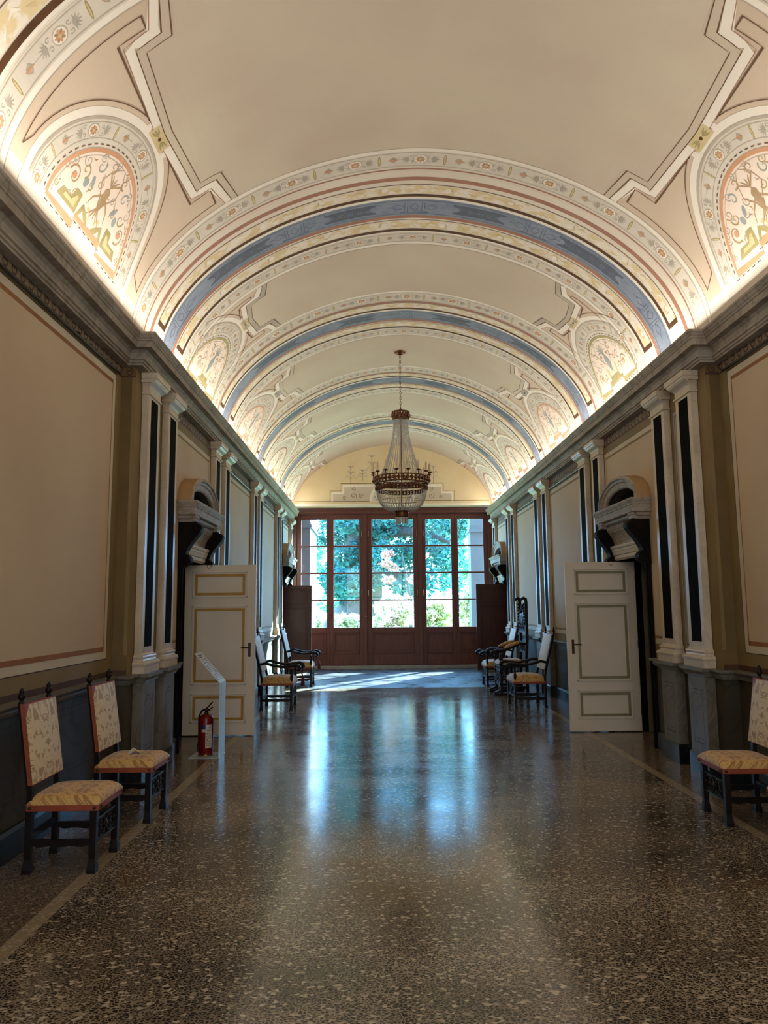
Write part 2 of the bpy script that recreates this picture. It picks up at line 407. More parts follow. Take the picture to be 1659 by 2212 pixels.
WM = ['wall_ochre', 'wall_field', 'wall_white', 'wall_tan', 'wall_olive', 'wall_dark', 'wall_brown', 'frieze_ground', 'wall_blue', 'dado', 'void', 'palegreen', 'black', 'wall_ochre2', 'marble', 'mahog_dark']
WI = {n: i for i, n in enumerate(WM)}
def build_wall(side, name):
    mb = MB(); P = lambda d, y, z: (side*(XW-d), y, z)
    def rect(y0, y1, z0, z1, m, d=0.):
        mb.quad(P(d, y0, z0), P(d, y1, z0), P(d, y1, z1), P(d, y0, z1), WI[m])
    def line(pts, w, m, d):
        for q in ribbon2d(pts, w): mb.add([P(d, *p) for p in q], [(0, 1, 2, 3)], WI[m])
    def frame(y0, y1, z0, z1, w, m, d, bot=True):
        rect(y0, y1, z1-w, z1, m, d); rect(y0, y0+w, z0, z1-w, m, d); rect(y1-w, y1, z0, z1-w, m, d)
        if bot: rect(y0+w, y1-w, z0, z0+w, m, d)
    ZT = 4.25
    # near bay, recessed
    rect(Y_NEAR, YS, 1.0, ZT, 'wall_ochre', REC); rect(Y_NEAR, YS, 0, 1.0, 'dado', REC)
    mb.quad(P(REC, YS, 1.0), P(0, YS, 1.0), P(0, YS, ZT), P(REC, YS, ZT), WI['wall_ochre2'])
    mb.quad(P(REC, YS, 0), P(0, YS, 0), P(0, YS, 1.0), P(REC, YS, 1.0), WI['dado'])
    e = REC+.002
    rect(Y_NEAR, YS, 1.015, 1.065, 'wall_brown', e)
    y0, y1 = 3.95, 6.92
    rect(y0, y1, 1.185, 3.80, 'wall_white', e); frame(y0-.008, y1+.008, 1.177, 3.808, .008, 'wall_dark', e)
    rect(y0+.07, y1-.07, 1.25, 3.735, 'wall_field', e+.001)
    rect(y0+.07, y1-.07, 1.25, 1.29, 'wall_tan', e+.002); rect(y0+.07, y1-.07, 3.70, 3.735, 'wall_tan', e+.002)
    for ya in (y0+.07, y1-.082): rect(ya, ya+.012, 1.25, 3.735, 'wall_tan', e+.002)
    rect(y0-1.9, y0-.35, 1.185, 3.8, 'wall_field', e)
    # dado lines of the near bay
    for a, b in ((4.0, 5.35), (5.5, 6.85)):
        frame(a, b, .36, .86, .006, 'wall_dark', e); frame(a+.05, b-.05, .41, .81, .004, 'wall_dark', e)
    # running scroll friezes: near bay and between the capitals
    def frieze(ya, yb, d, zb=3.79, zt=3.93):
        rect(ya, yb, zb, zt, 'frieze_ground', d)
        rect(ya, yb, zb, zb+.012, 'wall_brown', d+.0015)
        n = max(1, int((yb-ya)/.125)); st = (yb-ya)/n
        for k in range(n):
            c = (ya+st*(k+.5), (zb+zt)/2+.012)
            line(spiral((c[0]+.012, c[1]), .012, .046, 1.15, PI*.1, 16), .014, 'wall_brown', d+.0015)
            line([(c[0]-st*.5, zt-.008), (c[0]-st*.15, zt-.016), (c[0]+.04, zt-.03)], [.012, .03, .016], 'wall_brown', d+.0017)
            line([(c[0]-st*.48, zb+.03), (c[0]-.02, zb+.014), (c[0]+.04, zb+.03)], [.004, .02, .006], 'wall_brown', d+.0017)
    frieze(Y_NEAR+3, YS-.002, e, 3.83, 3.95)
    q = [(side*(XW-REC-.01*0)-side*(-REC)*t, 0) for t in (0, 1)]
    # small scroll on the return face
    zc = 3.885
    pts = spiral((.068, zc), .01, .04, 1.2, 0, 16)
    for qd in ribbon2d(pts, .014): mb.add([(side*(XW-REC-u), YS-.002, v) for u, v in qd], [(0, 1, 2, 3)], WI['wall_brown'])
    mb.add([(side*(XW-REC-u), YS-.0015, v) for u, v in ((0, 3.83), (.134, 3.83), (.134, 3.85), (0, 3.85))], [(0, 1, 2, 3)], WI['wall_brown'])
    mb.add([(side*(XW-REC-u), YS-.0015, v) for u, v in ((.1, 1.2), (.134, 1.2), (.134, 3.83), (.1, 3.83))], [(0, 1, 2, 3)], WI['wall_ochre'])
    mb.add([(side*(XW-REC-u), YS-.0015, v) for u, v in ((0, 1.015), (.134, 1.015), (.134, 1.065), (0, 1.065))], [(0, 1, 2, 3)], WI['wall_brown'])
    # main run with two door openings
    mbo = MB(); ycuts = [YS]
    for yd in DOORS: ycuts += [yd-DH, yd+DH]
    ycuts.append(Y_WIN+.1)
    for i in range(len(ycuts)-1):
        a, b = ycuts[i], ycuts[i+1]
        if i % 2 == 0:
            rect(a, b, 0, 1.0, 'dado'); rect(a, b, 1.0, ZT, 'wall_ochre')
        else:
            rect(a, b, DZ, ZT, 'wall_ochre')
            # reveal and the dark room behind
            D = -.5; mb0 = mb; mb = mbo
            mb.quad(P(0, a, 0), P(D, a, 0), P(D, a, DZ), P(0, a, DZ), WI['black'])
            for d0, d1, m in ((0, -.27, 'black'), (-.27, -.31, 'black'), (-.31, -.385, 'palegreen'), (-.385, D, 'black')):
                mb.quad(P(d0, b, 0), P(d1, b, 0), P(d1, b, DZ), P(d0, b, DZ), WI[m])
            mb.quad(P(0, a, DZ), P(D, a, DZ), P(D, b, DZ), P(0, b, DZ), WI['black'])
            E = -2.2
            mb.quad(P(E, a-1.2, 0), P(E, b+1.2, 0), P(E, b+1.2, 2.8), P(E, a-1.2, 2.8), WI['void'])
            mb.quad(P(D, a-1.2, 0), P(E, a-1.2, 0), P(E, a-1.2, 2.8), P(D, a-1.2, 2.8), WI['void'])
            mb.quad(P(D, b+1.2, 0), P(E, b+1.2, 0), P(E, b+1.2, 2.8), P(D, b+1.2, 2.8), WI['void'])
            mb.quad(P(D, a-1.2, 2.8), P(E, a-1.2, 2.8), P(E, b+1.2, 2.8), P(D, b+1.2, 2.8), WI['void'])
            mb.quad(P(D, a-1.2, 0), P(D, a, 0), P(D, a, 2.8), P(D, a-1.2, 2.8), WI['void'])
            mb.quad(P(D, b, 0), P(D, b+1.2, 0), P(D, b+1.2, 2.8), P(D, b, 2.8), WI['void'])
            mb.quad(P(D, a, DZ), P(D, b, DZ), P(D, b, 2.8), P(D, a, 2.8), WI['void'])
            mb = mb0
    # painted panels between the pairs of pilasters
    edges = [(PIL[1], PIL[2]), (PIL[3], PIL[4]), (PIL[5], PIL[6]), (PIL[7], PIL[8])]
    for k, (pa, pb) in enumerate(edges):
        a, b = pa+.215, pb-.215
        door = k in (0, 3)
        frieze(a-.02, b+.02, .002, 3.80, 3.93)
        zt, zb = 3.70, (1.14 if not door else 1.18)
        if door:
            yd = DOORS[0 if k == 0 else 1]
            for ya, yb, z0, z1 in ((a, b, 2.66, zt), (a, yd-DH-.09, zb, 2.66), (yd+DH+.09, b, zb, 2.66)):
                rect(ya, yb, z0, z1, 'wall_white', .002)
            rect(a+.055, b-.055, 2.66, zt-.055, 'wall_field', .003)
            rect(a+.055, yd-DH-.09, zb+.06, 2.66, 'wall_field', .003); rect(yd+DH+.09, b-.055, zb+.06, 2.66, 'wall_field', .003)
            rect(a+.055, b-.055, zt-.085, zt-.055, 'wall_olive', .004)
            for ya in (a+.055, b-.067): rect(ya, ya+.012, zb+.06, zt-.055, 'wall_olive', .004)
            for ya, yb in ((a+.055, yd-DH-.09), (yd+DH+.09, b-.055)): rect(ya, yb, zb+.06, zb+.09, 'wall_olive', .004)
        else:
            rect(a, b, zb, zt, 'wall_white', .002); frame(a-.006, b+.006, zb-.006, zt+.006, .006, 'wall_dark', .002)
            rect(a+.06, b-.06, zb+.065, zt-.06, 'wall_field', .003)
            rect(a+.06, b-.06, zt-.095, zt-.06, 'wall_olive', .004); rect(a+.06, b-.06, zb+.065, zb+.10, 'wall_olive', .004)
            for ya in (a+.06, b-.072): rect(ya, ya+.012, zb+.065, zt-.06, 'wall_olive', .004)
            frame(a+.1, b-.1, .34, .86, .006, 'wall_dark', .002)
    # grey painted strip inside every pair
    for p in PAIRS:
        rect(p-.09, p+.09, 1.16, 3.66, 'wall_blue', .002); frame(p-.065, p+.065, 1.21, 3.62, .008, 'wall_dark', .003)
    tag(obj(name.replace('wall_', 'wall_behind_'), mbo, [M[n] for n in WM]), 'unlit rooms seen through the doorways of the '+name[5:]+' wall', 'wall', kind='structure')
    o = obj(name, mb, [M[n] for n in WM])
    return tag(o, ('left' if side < 0 else 'right')+' hall wall painted in beige panels above a grey green marble dado', 'wall', kind='structure')
build_wall(-1, 'wall_left'); build_wall(1, 'wall_right')
mb = MB()
for x0, x1, z0, z1 in ((-3.2, -2.2, 0, 6.2), (2.2, 3.2, 0, 6.2), (-2.2, 2.2, 0, .5), (-2.2, 2.2, 3.9, 6.2)): mb.quad((x0, Y_NEAR, z0), (x1, Y_NEAR, z0), (x1, Y_NEAR, z1), (x0, Y_NEAR, z1))
tag(obj('wall_back', mb, M['wall_field']), 'plain end wall behind the viewer with an opening for the added window', 'wall', kind='structure')
w2 = thing('fill_window', (0, Y_NEAR, 0), 'wide window added unseen behind the viewer to light the doors, with a tint sheet', 'window', kind='structure')  # added unseen, brightens the door leaves from the camera end
mb = MB()
for x in (-2.2, -1.1, 0, 1.1, 2.2): mb.box(x-.035, x+.035, -.03, .03, .5, 3.9)
for z in (.5, 2.2, 3.9): mb.box(-2.2, 2.2, -.03, .03, z-.035, z+.035)
obj('window_frame', mb, M['mahog'], w2)
mb = MB(); mb.quad((-2.2, -.05, .5), (2.2, -.05, .5), (2.2, -.05, 3.9), (-2.2, -.05, 3.9)); obj('tint_sheet', mb, M['tint_sheet'], w2)

# cornice, dado cap, skirting
CPROF = [(.0, 3.925), (.085, 3.925), (.085, 3.943), (.10, 3.948), (.10, 3.966), (.118, 3.972), (.118, 3.99), (.098, 3.996), (.108, 4.04), (.135, 4.062),
         (.198, 4.064), (.203, 4.122), (.212, 4.126), (.214, 4.138), (.226, 4.15), (.236, 4.172), (.243, 4.178), (.243, 4.2), (-.06, 4.2)]
DPROF = [(0, .925), (.03, .93), (.045, .955), (.05, .975), (.075, .985), (.088, 1.0), (.088, 1.018), (0, 1.018)]
BPROF = [(0, 0), (.03, 0), (.03, .17), (.015, .195), (0, .2)]
def sweep(mb, prof, side, runs, mi=0):
    """runs: list of paths; a path is [(base offset, y, mitre sign)]"""
    for path in runs:
        vs = []
        for (d, y, s) in path:
            for dp, z in prof: vs.append((side*(XW-(d+dp)), y-s*dp, z))
        k = len(prof); fs = [tuple(range(k)), tuple(range(len(vs)-k, len(vs)))]
        for i in range(len(path)-1):
            for j in range(k-1): fs.append((i*k+j, i*k+j+1, (i+1)*k+j+1, (i+1)*k+j))
        mb.add(vs, fs, mi)
def spans(extra):
    out = [[(REC, Y_NEAR, 0), (REC, YS, 1), (0, YS, 1), (0, YS+.1, 0)]]
    cuts = [YS+.1]
    for yd in DOORS: cuts += [yd-DH-extra, yd+DH+extra]
    cuts.append(Y_END)
    for i in range(0, len(cuts), 2): out.append([(0, cuts[i], 0), (0, cuts[i+1], 0)])
    return out
for side, nm, n2 in ((-1, 'left', '1'), (1, 'right', '2')):
    mb = MB(); sweep(mb, CPROF, side, [[(REC, Y_NEAR, 0), (REC, YS, 1), (0, YS, 1), (0, Y_END, 0)]])
    tag(obj('trim_'+n2, mb, M['marble_grey']), nm+' veined marble cornice running below the vault', 'cornice', kind='structure')
    mb = MB(); sweep(mb, DPROF, side, spans(.08))
    tag(obj('trim_'+('4' if side < 0 else '5'), mb, M['dadocap']), nm+' grey marble cap moulding along the dado', 'dado rail', kind='structure')
    mb = MB(); sweep(mb, BPROF, side, spans(.08))
    tag(obj('baseboard_'+nm, mb, M['plinth']), 'dark green marble skirting along the '+nm+' wall', 'baseboard', kind='structure')

# ------------------------------------------------------------------ vault
VA, VZ, VH, VP = 2.72, 4.1, 1.9, 1.8
def zv(x): return VZ+VH*math.sqrt(max(0, 1-min(abs(x)/VA, 1)**VP))
_xs = [VA*(1-(1-i/3000)**2.2) for i in range(3001)]
_ss = [0.]
for a, b in zip(_xs, _xs[1:]): _ss.append(_ss[-1]+math.hypot(b-a, zv(b)-zv(a)))
SMAX = _ss[-1]
import bisect
def xs_of(s):
    s = abs(s); i = min(max(bisect.bisect_left(_ss, s), 1), 3000)
    t = (s-_ss[i-1])/((_ss[i]-_ss[i-1]) or 1); return _xs[i-1]+(_xs[i]-_xs[i-1])*min(max(t, 0), 1)
def vpt(s, y, off=0.):
    x = xs_of(s); e = .004; xa, xb = max(x-e, 0), min(x+e, VA)
    tx, tz = xb-xa, zv(xb)-zv(xa); l = math.hypot(tx, tz) or 1
    nx, nz = tz/l, -tx/l          # towards the hall
    sg = 1 if s >= 0 else -1
    return (sg*(x+nx*off), y, zv(x)+nz*off)
VM = ['vault', 'panel', 'pink', 'grey', 'white', 'shade', 'line', 'brown', 'rose', 'orange', 'olive', 'gold', 'yellow', 'blue', 'blue2', 'blue3', 'lgrey', 'teal', 'ochre', 'lunette']
VI = {n: i for i, n in enumerate(VM)}
vb = MB(); OFF = .0012
NS = 120
ylist = [Y_NEAR]+[y for y in (2, 6, 10, 14, 18)]+[Y_END+.2]
grid = [[vpt(-SMAX+2*SMAX*i/NS, y) for y in ylist] for i in range(NS+1)]
vs = [p for g in grid for p in g]; k = len(ylist)
vb.add(vs, [(i*k+j, i*k+j+1, (i+1)*k+j+1, (i+1)*k+j) for i in range(NS) for j in range(k-1)], VI['vault'], True)
def vquad(q, m, lay):
    vb.add([vpt(s, y, OFF*lay) for s, y in q], [(0, 1, 2, 3)], VI[m], True)
def vband(y0, y1, m, lay, s0=-3.62, s1=3.62, ds=.06):
    n = max(1, int((s1-s0)/ds))
    for i in range(n):
        a, b = s0+(s1-s0)*i/n, s0+(s1-s0)*(i+1)/n
        vquad([(a, y0), (b, y0), (b, y1), (a, y1)], m, lay)
def vline(pts, w, m, lay, ds=.06):
    P, Wd = [], []
    ws = w if isinstance(w, (list, tuple)) else [w]*len(pts)
    for i in range(len(pts)-1):
        (a, b), (c, d) = pts[i], pts[i+1]; n = max(1, int(abs(c-a)/ds))
        for j in range(n): P.append((a+(c-a)*j/n, b+(d-b)*j/n)); Wd.append(ws[i]+(ws[i+1]-ws[i])*j/n)
    P.append(pts[-1]); Wd.append(ws[-1])
    for q in ribbon2d(P, Wd): vquad(q, m, lay)
def vfill(poly, m, lay, ds=.05):
    cuts = sorted({round(p[0], 5) for p in poly}); allc = []
    for a, b in zip(cuts, cuts[1:]):
        n = max(1, int((b-a)/ds)); allc += [a+(b-a)*j/n for j in range(n)]
    allc.append(cuts[-1]); n = len(poly)
    for a, b in zip(allc, allc[1:]):
        if b-a < 1e-6: continue
        e = (b-a)*1e-3; mid = (a+b)/2; cr = []
        for i in range(n):
            (s0, y0), (s1, y1) = poly[i], poly[(i+1) % n]
            if (s0 <= mid) != (s1 <= mid):
                f = lambda s: y0+(y1-y0)*(s-s0)/(s1-s0)
                cr.append((f(mid), f(a), f(b)))
        cr.sort()
        for u, v in zip(cr[::2], cr[1::2]): vquad([(a, u[1]), (b, u[2]), (b, v[2]), (a, v[1])], m, lay)
def ell(c, rs, ry, n=12, rot=0):
    return [(c[0]+rs*math.cos(2*PI*i/n)*math.cos(rot)-ry*math.sin(2*PI*i/n)*math.sin(rot), c[1]+rs*math.cos(2*PI*i/n)*math.sin(rot)+ry*math.sin(2*PI*i/n)*math.cos(rot)) for i in range(n)]
def blob(c, rs, ry, m, lay, n=12, rot=0): vfill(ell(c, rs, ry, n, rot), m, lay, .03)
def rosette(c, r, lay):
    blob(c, r, r, 'white', lay, 16); vline(ell(c, r, r, 20)+[ell(c, r, r, 20)[0]], .007, 'shade', lay+.3)
    for i in range(8):
        a = 2*PI*i/8; blob((c[0]+r*.48*math.cos(a), c[1]+r*.48*math.sin(a)), r*.3, r*.2, 'ochre' if i % 2 else 'orange', lay+.5, 8, a)
    blob(c, r*.24, r*.24, 'gold', lay+1, 8)
def palmette(c, u, r, lay, m='lgrey'):
    a0 = math.atan2(u[1], u[0])
    for i in range(-3, 4):
        a = a0+i*.38; l = r*(1-.07*abs(i))
        vline([c, (c[0]+l*.55*math.cos(a), c[1]+l*.55*math.sin(a)), (c[0]+l*math.cos(a+i*.05), c[1]+l*math.sin(a+i*.05))], [.004, r*.17, .002], m, lay)
    for sg in (-1, 1):
        cc = (c[0]-math.cos(a0)*r*.3+sg*-math.sin(a0)*r*.45, c[1]-math.sin(a0)*r*.3+sg*math.cos(a0)*r*.45)
        vline(spiral(cc, .004, r*.3, .9, a0+(PI if sg > 0 else 0), 10, sg), .006, m, lay)
def spindle(c, u, r, lay):
    blob(c, r, r*.17, 'olive', lay, 10, math.atan2(u[1], u[0])); blob(c, r*.8, r*.09, 'gold', lay+.4, 8, math.atan2(u[1], u[0]))
def bud(c, u, r, lay):
    a = math.atan2(u[1], u[0])
    for i, mm in ((-1, 'ochre'), (1, 'orange'), (0, 'orange')):
        vline([c, (c[0]+r*.6*math.cos(a+i*.3), c[1]+r*.6*math.sin(a+i*.3)), (c[0]+r*1.4*math.cos(a), c[1]+r*1.4*math.sin(a))], [r*.2, r*.26, .003], mm, lay+(.3 if i == 0 else 0))
    vline([(c[0]+r*1.4*math.cos(a), c[1]+r*1.4*math.sin(a)), (c[0]+r*2.2*math.cos(a), c[1]+r*2.2*math.sin(a))], .004, 'lgrey', lay)
    for sg in (-1, 1):
        vline([(c[0]+r*1.2*math.cos(a), c[1]+r*1.2*math.sin(a)), (c[0]+r*.9*math.cos(a+sg*.7), c[1]+r*.9*math.sin(a+sg*.7)), (c[0]+r*.3*math.cos(a+sg*1.2), c[1]+r*.3*math.sin(a+sg*1.2))], [.004, r*.3, .003], 'lgrey', lay)
def garland(fn, length, per, lay, w):
    """fn(t) -> (point, tangent, normal) along a path of the given length"""
    n = max(1, round(length/per)); st = length/n
    for k in range(n):
        for f, typ in ((.0, 'r'), (.17, 'p'), (.83, 'q'), (.37, 's'), (.52, 'b')):
            t = (k+f+.02)*st
            if t > length: continue
            c, tg, nm = fn(t)
            if typ == 'r': rosette(c, w*.26, lay)
            elif typ == 'p': palmette(c, tg, w*.34, lay)
            elif typ == 'q': palmette(c, (-tg[0], -tg[1]), w*.34, lay)
            elif typ == 's': spindle(c, nm, w*.34, lay)
            elif typ == 'b': bud(c, tg, w*.26, lay)

def ornate_band(y0, y1, lay=2):
    ym = (y0+y1)/2
    vband(y0, y1, 'grey', 1)
    for y in (y0+.02, y1-.02): vband(y-.004, y+.004, 'shade', 2)
    L = 6.5
    garland(lambda t: ((-L/2+t, ym), (1, 0), (0, 1)), L, .62, lay, y1-y0)

def arch(yb, wide, far=True, near=True):
    Y = lambda d: yb+d
    # near side
    if near:
        if wide:
            g0, g1, rl = -1.03, -.77, -.735
            vband(Y(-.70), Y(-.60), 'vault', 1); vband(Y(-.59), Y(-.525), 'rose', 1)
        else:
            g0, g1, rl = -.82, -.53, -.50
        vband(Y(g0-.05), Y(g0), 'white', 1); vband(Y(g0-.058), Y(g0-.05), 'shade', 2)
        ornate_band(Y(g0), Y(g1))
        vband(Y(rl-.02), Y(rl+.035), 'rose', 2) if not wide else vband(Y(rl-.012), Y(rl+.008), 'rose', 2)
    if far or near:
        for a, b, m, lay in ((-.455, -.445, 'line', 2), (-.43, -.285, 'yellow', 1), (-.265, -.215, 'brown', 2), (-.21, -.165, 'white', 1), (-.165, .17, 'blue', 1),
                             (.175, .235, 'rose', 2), (.265, .274, 'line', 2), (.29, .46, 'yellow', 1), (.475, .53, 'brown', 2), (.53, .56, 'white', 1)):
            lim = 3.20 if m in ('yellow', 'brown', 'line') else 3.62
            vband(Y(a), Y(b), m, lay, -lim, lim)
        for sg in (-1, 1):     # the strips end in a short brown foot above the cornice
            vline([(sg*3.2, Y(-.45)), (sg*3.2, Y(-.215))], .05, 'brown', 2); vline([(sg*3.2, Y(.27)), (sg*3.2, Y(.53))], .05, 'brown', 2)
        # leaf work on the yellow strips
        for ym, wd in ((Y(-.358), .12), (Y(.375), .13)):
            n = 46
            for i in range(n):
                s = -3.1+6.2*(i+.5)/n; sg = 1 if s > 0 else -1
                vline([(s-sg*.05, ym), (s, ym+wd*.32*(1 if i % 2 else -1)), (s+sg*.05, ym+wd*.1*(1 if i % 2 else -1))], [.006, .03, .004], 'white' if i % 3 else 'gold', 2)
                if i % 5 == 0: blob((s, ym), .03, wd*.3, 'white', 2, 10); vline([(s+sg*.04, ym-wd*.3), (s+sg*.05, ym+wd*.3)], .007, 'shade', 2.4)
        # cartouches on the blue band
        vband(Y(-.135), Y(-.128), 'blue3', 2); vband(Y(.133), Y(.14), 'blue3', 2)
        for sc in (-2.05, -.72, .72, 2.05):
            h = .30 if abs(sc) < 1 else .42
            poly = [(sc-h, Y(-.095)), (sc+h, Y(-.095))]+[(sc+h-.09*math.cos(a), Y(.06*math.sin(a))) for a in (-1.4, -.9, -.4, 0, .4, .9, 1.4)]+[(sc+h, Y(.095)), (sc-h, Y(.095))]+[(sc-h+.09*math.cos(a), Y(.06*math.sin(a))) for a in (1.4, .9, .4, 0, -.4, -.9, -1.4)]
            vfill(poly, 'blue2', 2)
            for j in range(-2, 3): vline(spiral((sc+j*h*.34, Y(.0)), .004, .04, 1.2, j, 10), .006, 'blue', 3)
        for sc in (-2.95, -1.36, 0, 1.36, 2.95):
            for sg in (-1, 1):
                vline([(sc+sg*.08, Y(-.1)), (sc+sg*.08, Y(.1))], .006, 'blue3', 2); vline([(sc+sg*.11, Y(-.1)), (sc+sg*.11, Y(.1))], .006, 'blue3', 2)
                vline([(sc+sg*.11, 0+Y(0)), (sc+sg*.19, Y(.055)), (sc+sg*.25, Y(0)), (sc+sg*.19, Y(-.055)), (sc+sg*.11, Y(0))], .006, 'blue3', 2)
                vline([(sc+sg*.25, Y(0)), (sc+sg*.3, Y(0))], .006, 'blue3', 2)
                vline([(sc-.12*sg, Y(.1)), (sc-.16*sg, Y(.115)), (sc+.12*sg, Y(.118))], .006, 'blue3', 2)
            vline([(sc-.05, Y(0)), (sc, Y(.08)), (sc+.05, Y(0)), (sc, Y(-.08)), (sc-.05, Y(0))], .006, 'blue3', 2)
    if far:
        ornate_band(Y(.58), Y(.80))
        vband(Y(.80), Y(.85), 'white', 1); vband(Y(.85), Y(.858), 'shade', 2)

arch(BANDS[0], True, True, False)
arch(BANDS[1], True)
for b in BANDS[2:]: arch(b, False)

def lunette(sg, yc, y0, y1, half, var, tone):
    """painted lunette with its ring, gold block, spandrels and the stepped edge of the big panel"""
    S0, r0 = 3.29, .685
    T = lambda s, y: (sg*s, yc+y)
    def circ(r, a0=0., a1=PI, n=28, smax=S0):
        return [T(S0-r*math.sin(a0+(a1-a0)*i/n), -r*math.cos(a0+(a1-a0)*i/n)) for i in range(n+1)]
    lim = lambda pts: [(s, min(max(y, y0), y1)) for s, y in pts]
    # spandrel ground
    vfill(lim([T(3.30, y0-yc), T(1.9, y0-yc), T(1.9, y1-yc), T(3.30, y1-yc)]), 'pink', 1, .05)
    # ring
    vfill(lim([T(3.42, -1.0)]+circ(.985)+[T(3.42, 1.0)]), 'white', 2)
    vfill(lim([T(3.40, -.91)]+circ(.915)+[T(3.40, .91)]), 'grey', 3)
    vline(lim(circ(.905)), .022, 'shade', 4); vline(lim(circ(.872)), .006, 'shade', 4)
    vline(circ(.752), .006, 'shade', 4)
    garland(lambda t: (T(S0-.81*math.sin(t/.81), -.81*math.cos(t/.81)), (sg*-math.cos(t/.81), math.sin(t/.81)), (sg*-math.sin(t/.81), -math.cos(t/.81))), .81*PI, .64, 4, .19) if half > .6 else \
        garland(lambda t: (T(S0-.81*math.sin(.5+t/.81), -.81*math.cos(.5+t/.81)), (sg*-math.cos(.5+t/.81), math.sin(.5+t/.81)), (sg*-math.sin(.5+t/.81), -math.cos(.5+t/.81))), .81*(PI-1.0), .6, 4, .18)
    # the lunette field, its base stepping up in the middle
    base = [T(3.30, .685), T(3.30, .235), T(3.225, .235), T(3.225, -.235), T(3.30, -.235), T(3.30, -.685)]
    vfill(circ(.685)+base[1:-1], 'lunette', 4)
    vline(circ(.665)+base[1:-1]+[circ(.665)[0]], .034, tone, 5)
    n = 34
    for i in range(n):
        a = PI*(i+.2)/n; b = a+PI/n*.55
        vline([T(S0-.708*math.sin(a), -.708*math.cos(a)), T(S0-.708*math.sin(b), -.708*math.cos(b))], .009, 'line', 5)
    for i in range(16):
        y = -.66+1.32*i/15; s = 3.26 if abs(y) < .25 else 3.335
        vline([T(s, y), T(s, y+.045)], .009, 'line', 5)
    vline(circ(.625), .005, 'shade', 5)
    # ornament inside
    L5 = 5
    def pl(pts, w, m): vline([T(3.22-h, y) for h, y in pts], w, m, L5)     # h up from the base, y along
    def sp(c, r, turns, a0, fl, m, w=.012): pl([(h, y) for h, y in spiral(c, .006, r, turns, a0, 18, fl)], [.004+w*(i/17) for i in range(18)], m)
    if var == 0:
        for e in (-1, 1):
            vfill([T(3.22, e*.55), T(3.22, e*.25), T(3.06, e*.25), T(3.06, e*.34), T(3.14, e*.37), T(3.14, e*.5)], 'olive', L5)
            vfill([T(3.19, e*.47), T(3.19, e*.29), T(3.10, e*.28), T(3.10, e*.31), T(3.16, e*.36), T(3.16, e*.46)], 'gold', L5+1)
            pl([(.0, e*.22), (.10, e*.17), (.05, e*.10), (.02, e*.04)], [.03, .04, .05, .02], 'olive')
            sp((.08, e*.09), .05, 1.1, 0, e, 'gold', .02)
            sp((.20, e*.45), .08, 1.4, 1, e, 'ochre'); blob(T(3.02, e*.45), .028, .028, 'orange', L5+1, 8)
            sp((.30, e*.36), .06, 1.1, 2, -e, 'olive')
            blob(T(2.93, e*.22), .05, .022, 'teal', L5, 10, .5*e); blob(T(2.98, e*.29), .04, .03, 'teal', L5, 10, -.4*e)
            sp((.42, e*.24), .055, 1., .5, e, 'teal'); sp((.50, e*.12), .05, 1., 2.5, -e, 'ochre')
            pl([(.15, 0), (.26, e*.05), (.36, e*.14), (.48, e*.10), (.55, e*.02)], [.006, .012, .01, .008, .004], 'ochre')
            pl([(.30, e*.02), (.22, e*.13), (.14, e*.16)], [.02, .014, .004], 'ochre')
        vfill([T(3.05, 0), T(2.98, -.035), T(2.88, -.04), T(2.84, 0), T(2.88, .04), T(2.98, .035)], 'ochre', L5+1)
        for i in range(5): pl([(.38, 0), (.44, (i-2)*.035), (.47, (i-2)*.06)], [.006, .016, .003], 'ochre')
        for i in range(5): pl([(.2, 0), (.13, (i-2)*.03), (.08, (i-2)*.06)], [.01, .014, .003], 'ochre')
    else:
        vfill([T(3.22, -.16), T(3.22, .16), T(3.15, .15), T(3.15, -.15)], 'olive' if var == 1 else 'shade', L5)
        for i in range(7): pl([(.015, -.13+i*.043), (.055, -.13+i*.043)], .01, 'gold')
        for e in (-1, 1):
            vfill([T(3.15, e*.16), T(3.15, e*.10), T(3.04, e*.13), T(3.02, e*.165)], 'gold' if var == 1 else 'shade', L5)
            sp((.13, e*.42), .08, 1.3, .5, e, 'ochre'); sp((.26, e*.34), .06, 1.2, 2, -e, 'lgrey'); sp((.12, e*.27), .05, 1., 2, -e, 'ochre')
            blob(T(3.09, e*.42), .025, .025, 'orange' if var == 1 else 'teal', L5+1, 8)
            pl([(.22, e*.05), (.3, e*.15), (.42, e*.2), (.5, e*.12)], [.004, .012, .01, .004], 'lgrey')
            sp((.40, e*.24), .05, 1.1, 0, e, 'ochre'); blob(T(2.86, e*.10), .02, .03, 'ochre', L5, 8)
        vfill([T(3.10, -.01), T(3.02, -.045), T(2.93, -.055), T(2.87, -.02), T(2.84, -.03), T(2.84, .03), T(2.87, .02), T(2.93, .055), T(3.02, .045), T(3.10, .01)], 'teal', L5+1)
        pl([(.10, -.04), (.14, 0), (.10, .04)], .02, 'gold')
        for i in range(7):
            a = (i-3)*.4; pl([(.38, 0), (.38+.09*math.cos(a), .09*math.sin(a)), (.38+.14*math.cos(a*1.2), .14*math.sin(a*1.2))], [.005, .018, .003], 'lgrey' if i % 2 else 'teal')
    rn = random.Random(int(yc*100)+(7 if sg > 0 else 0))
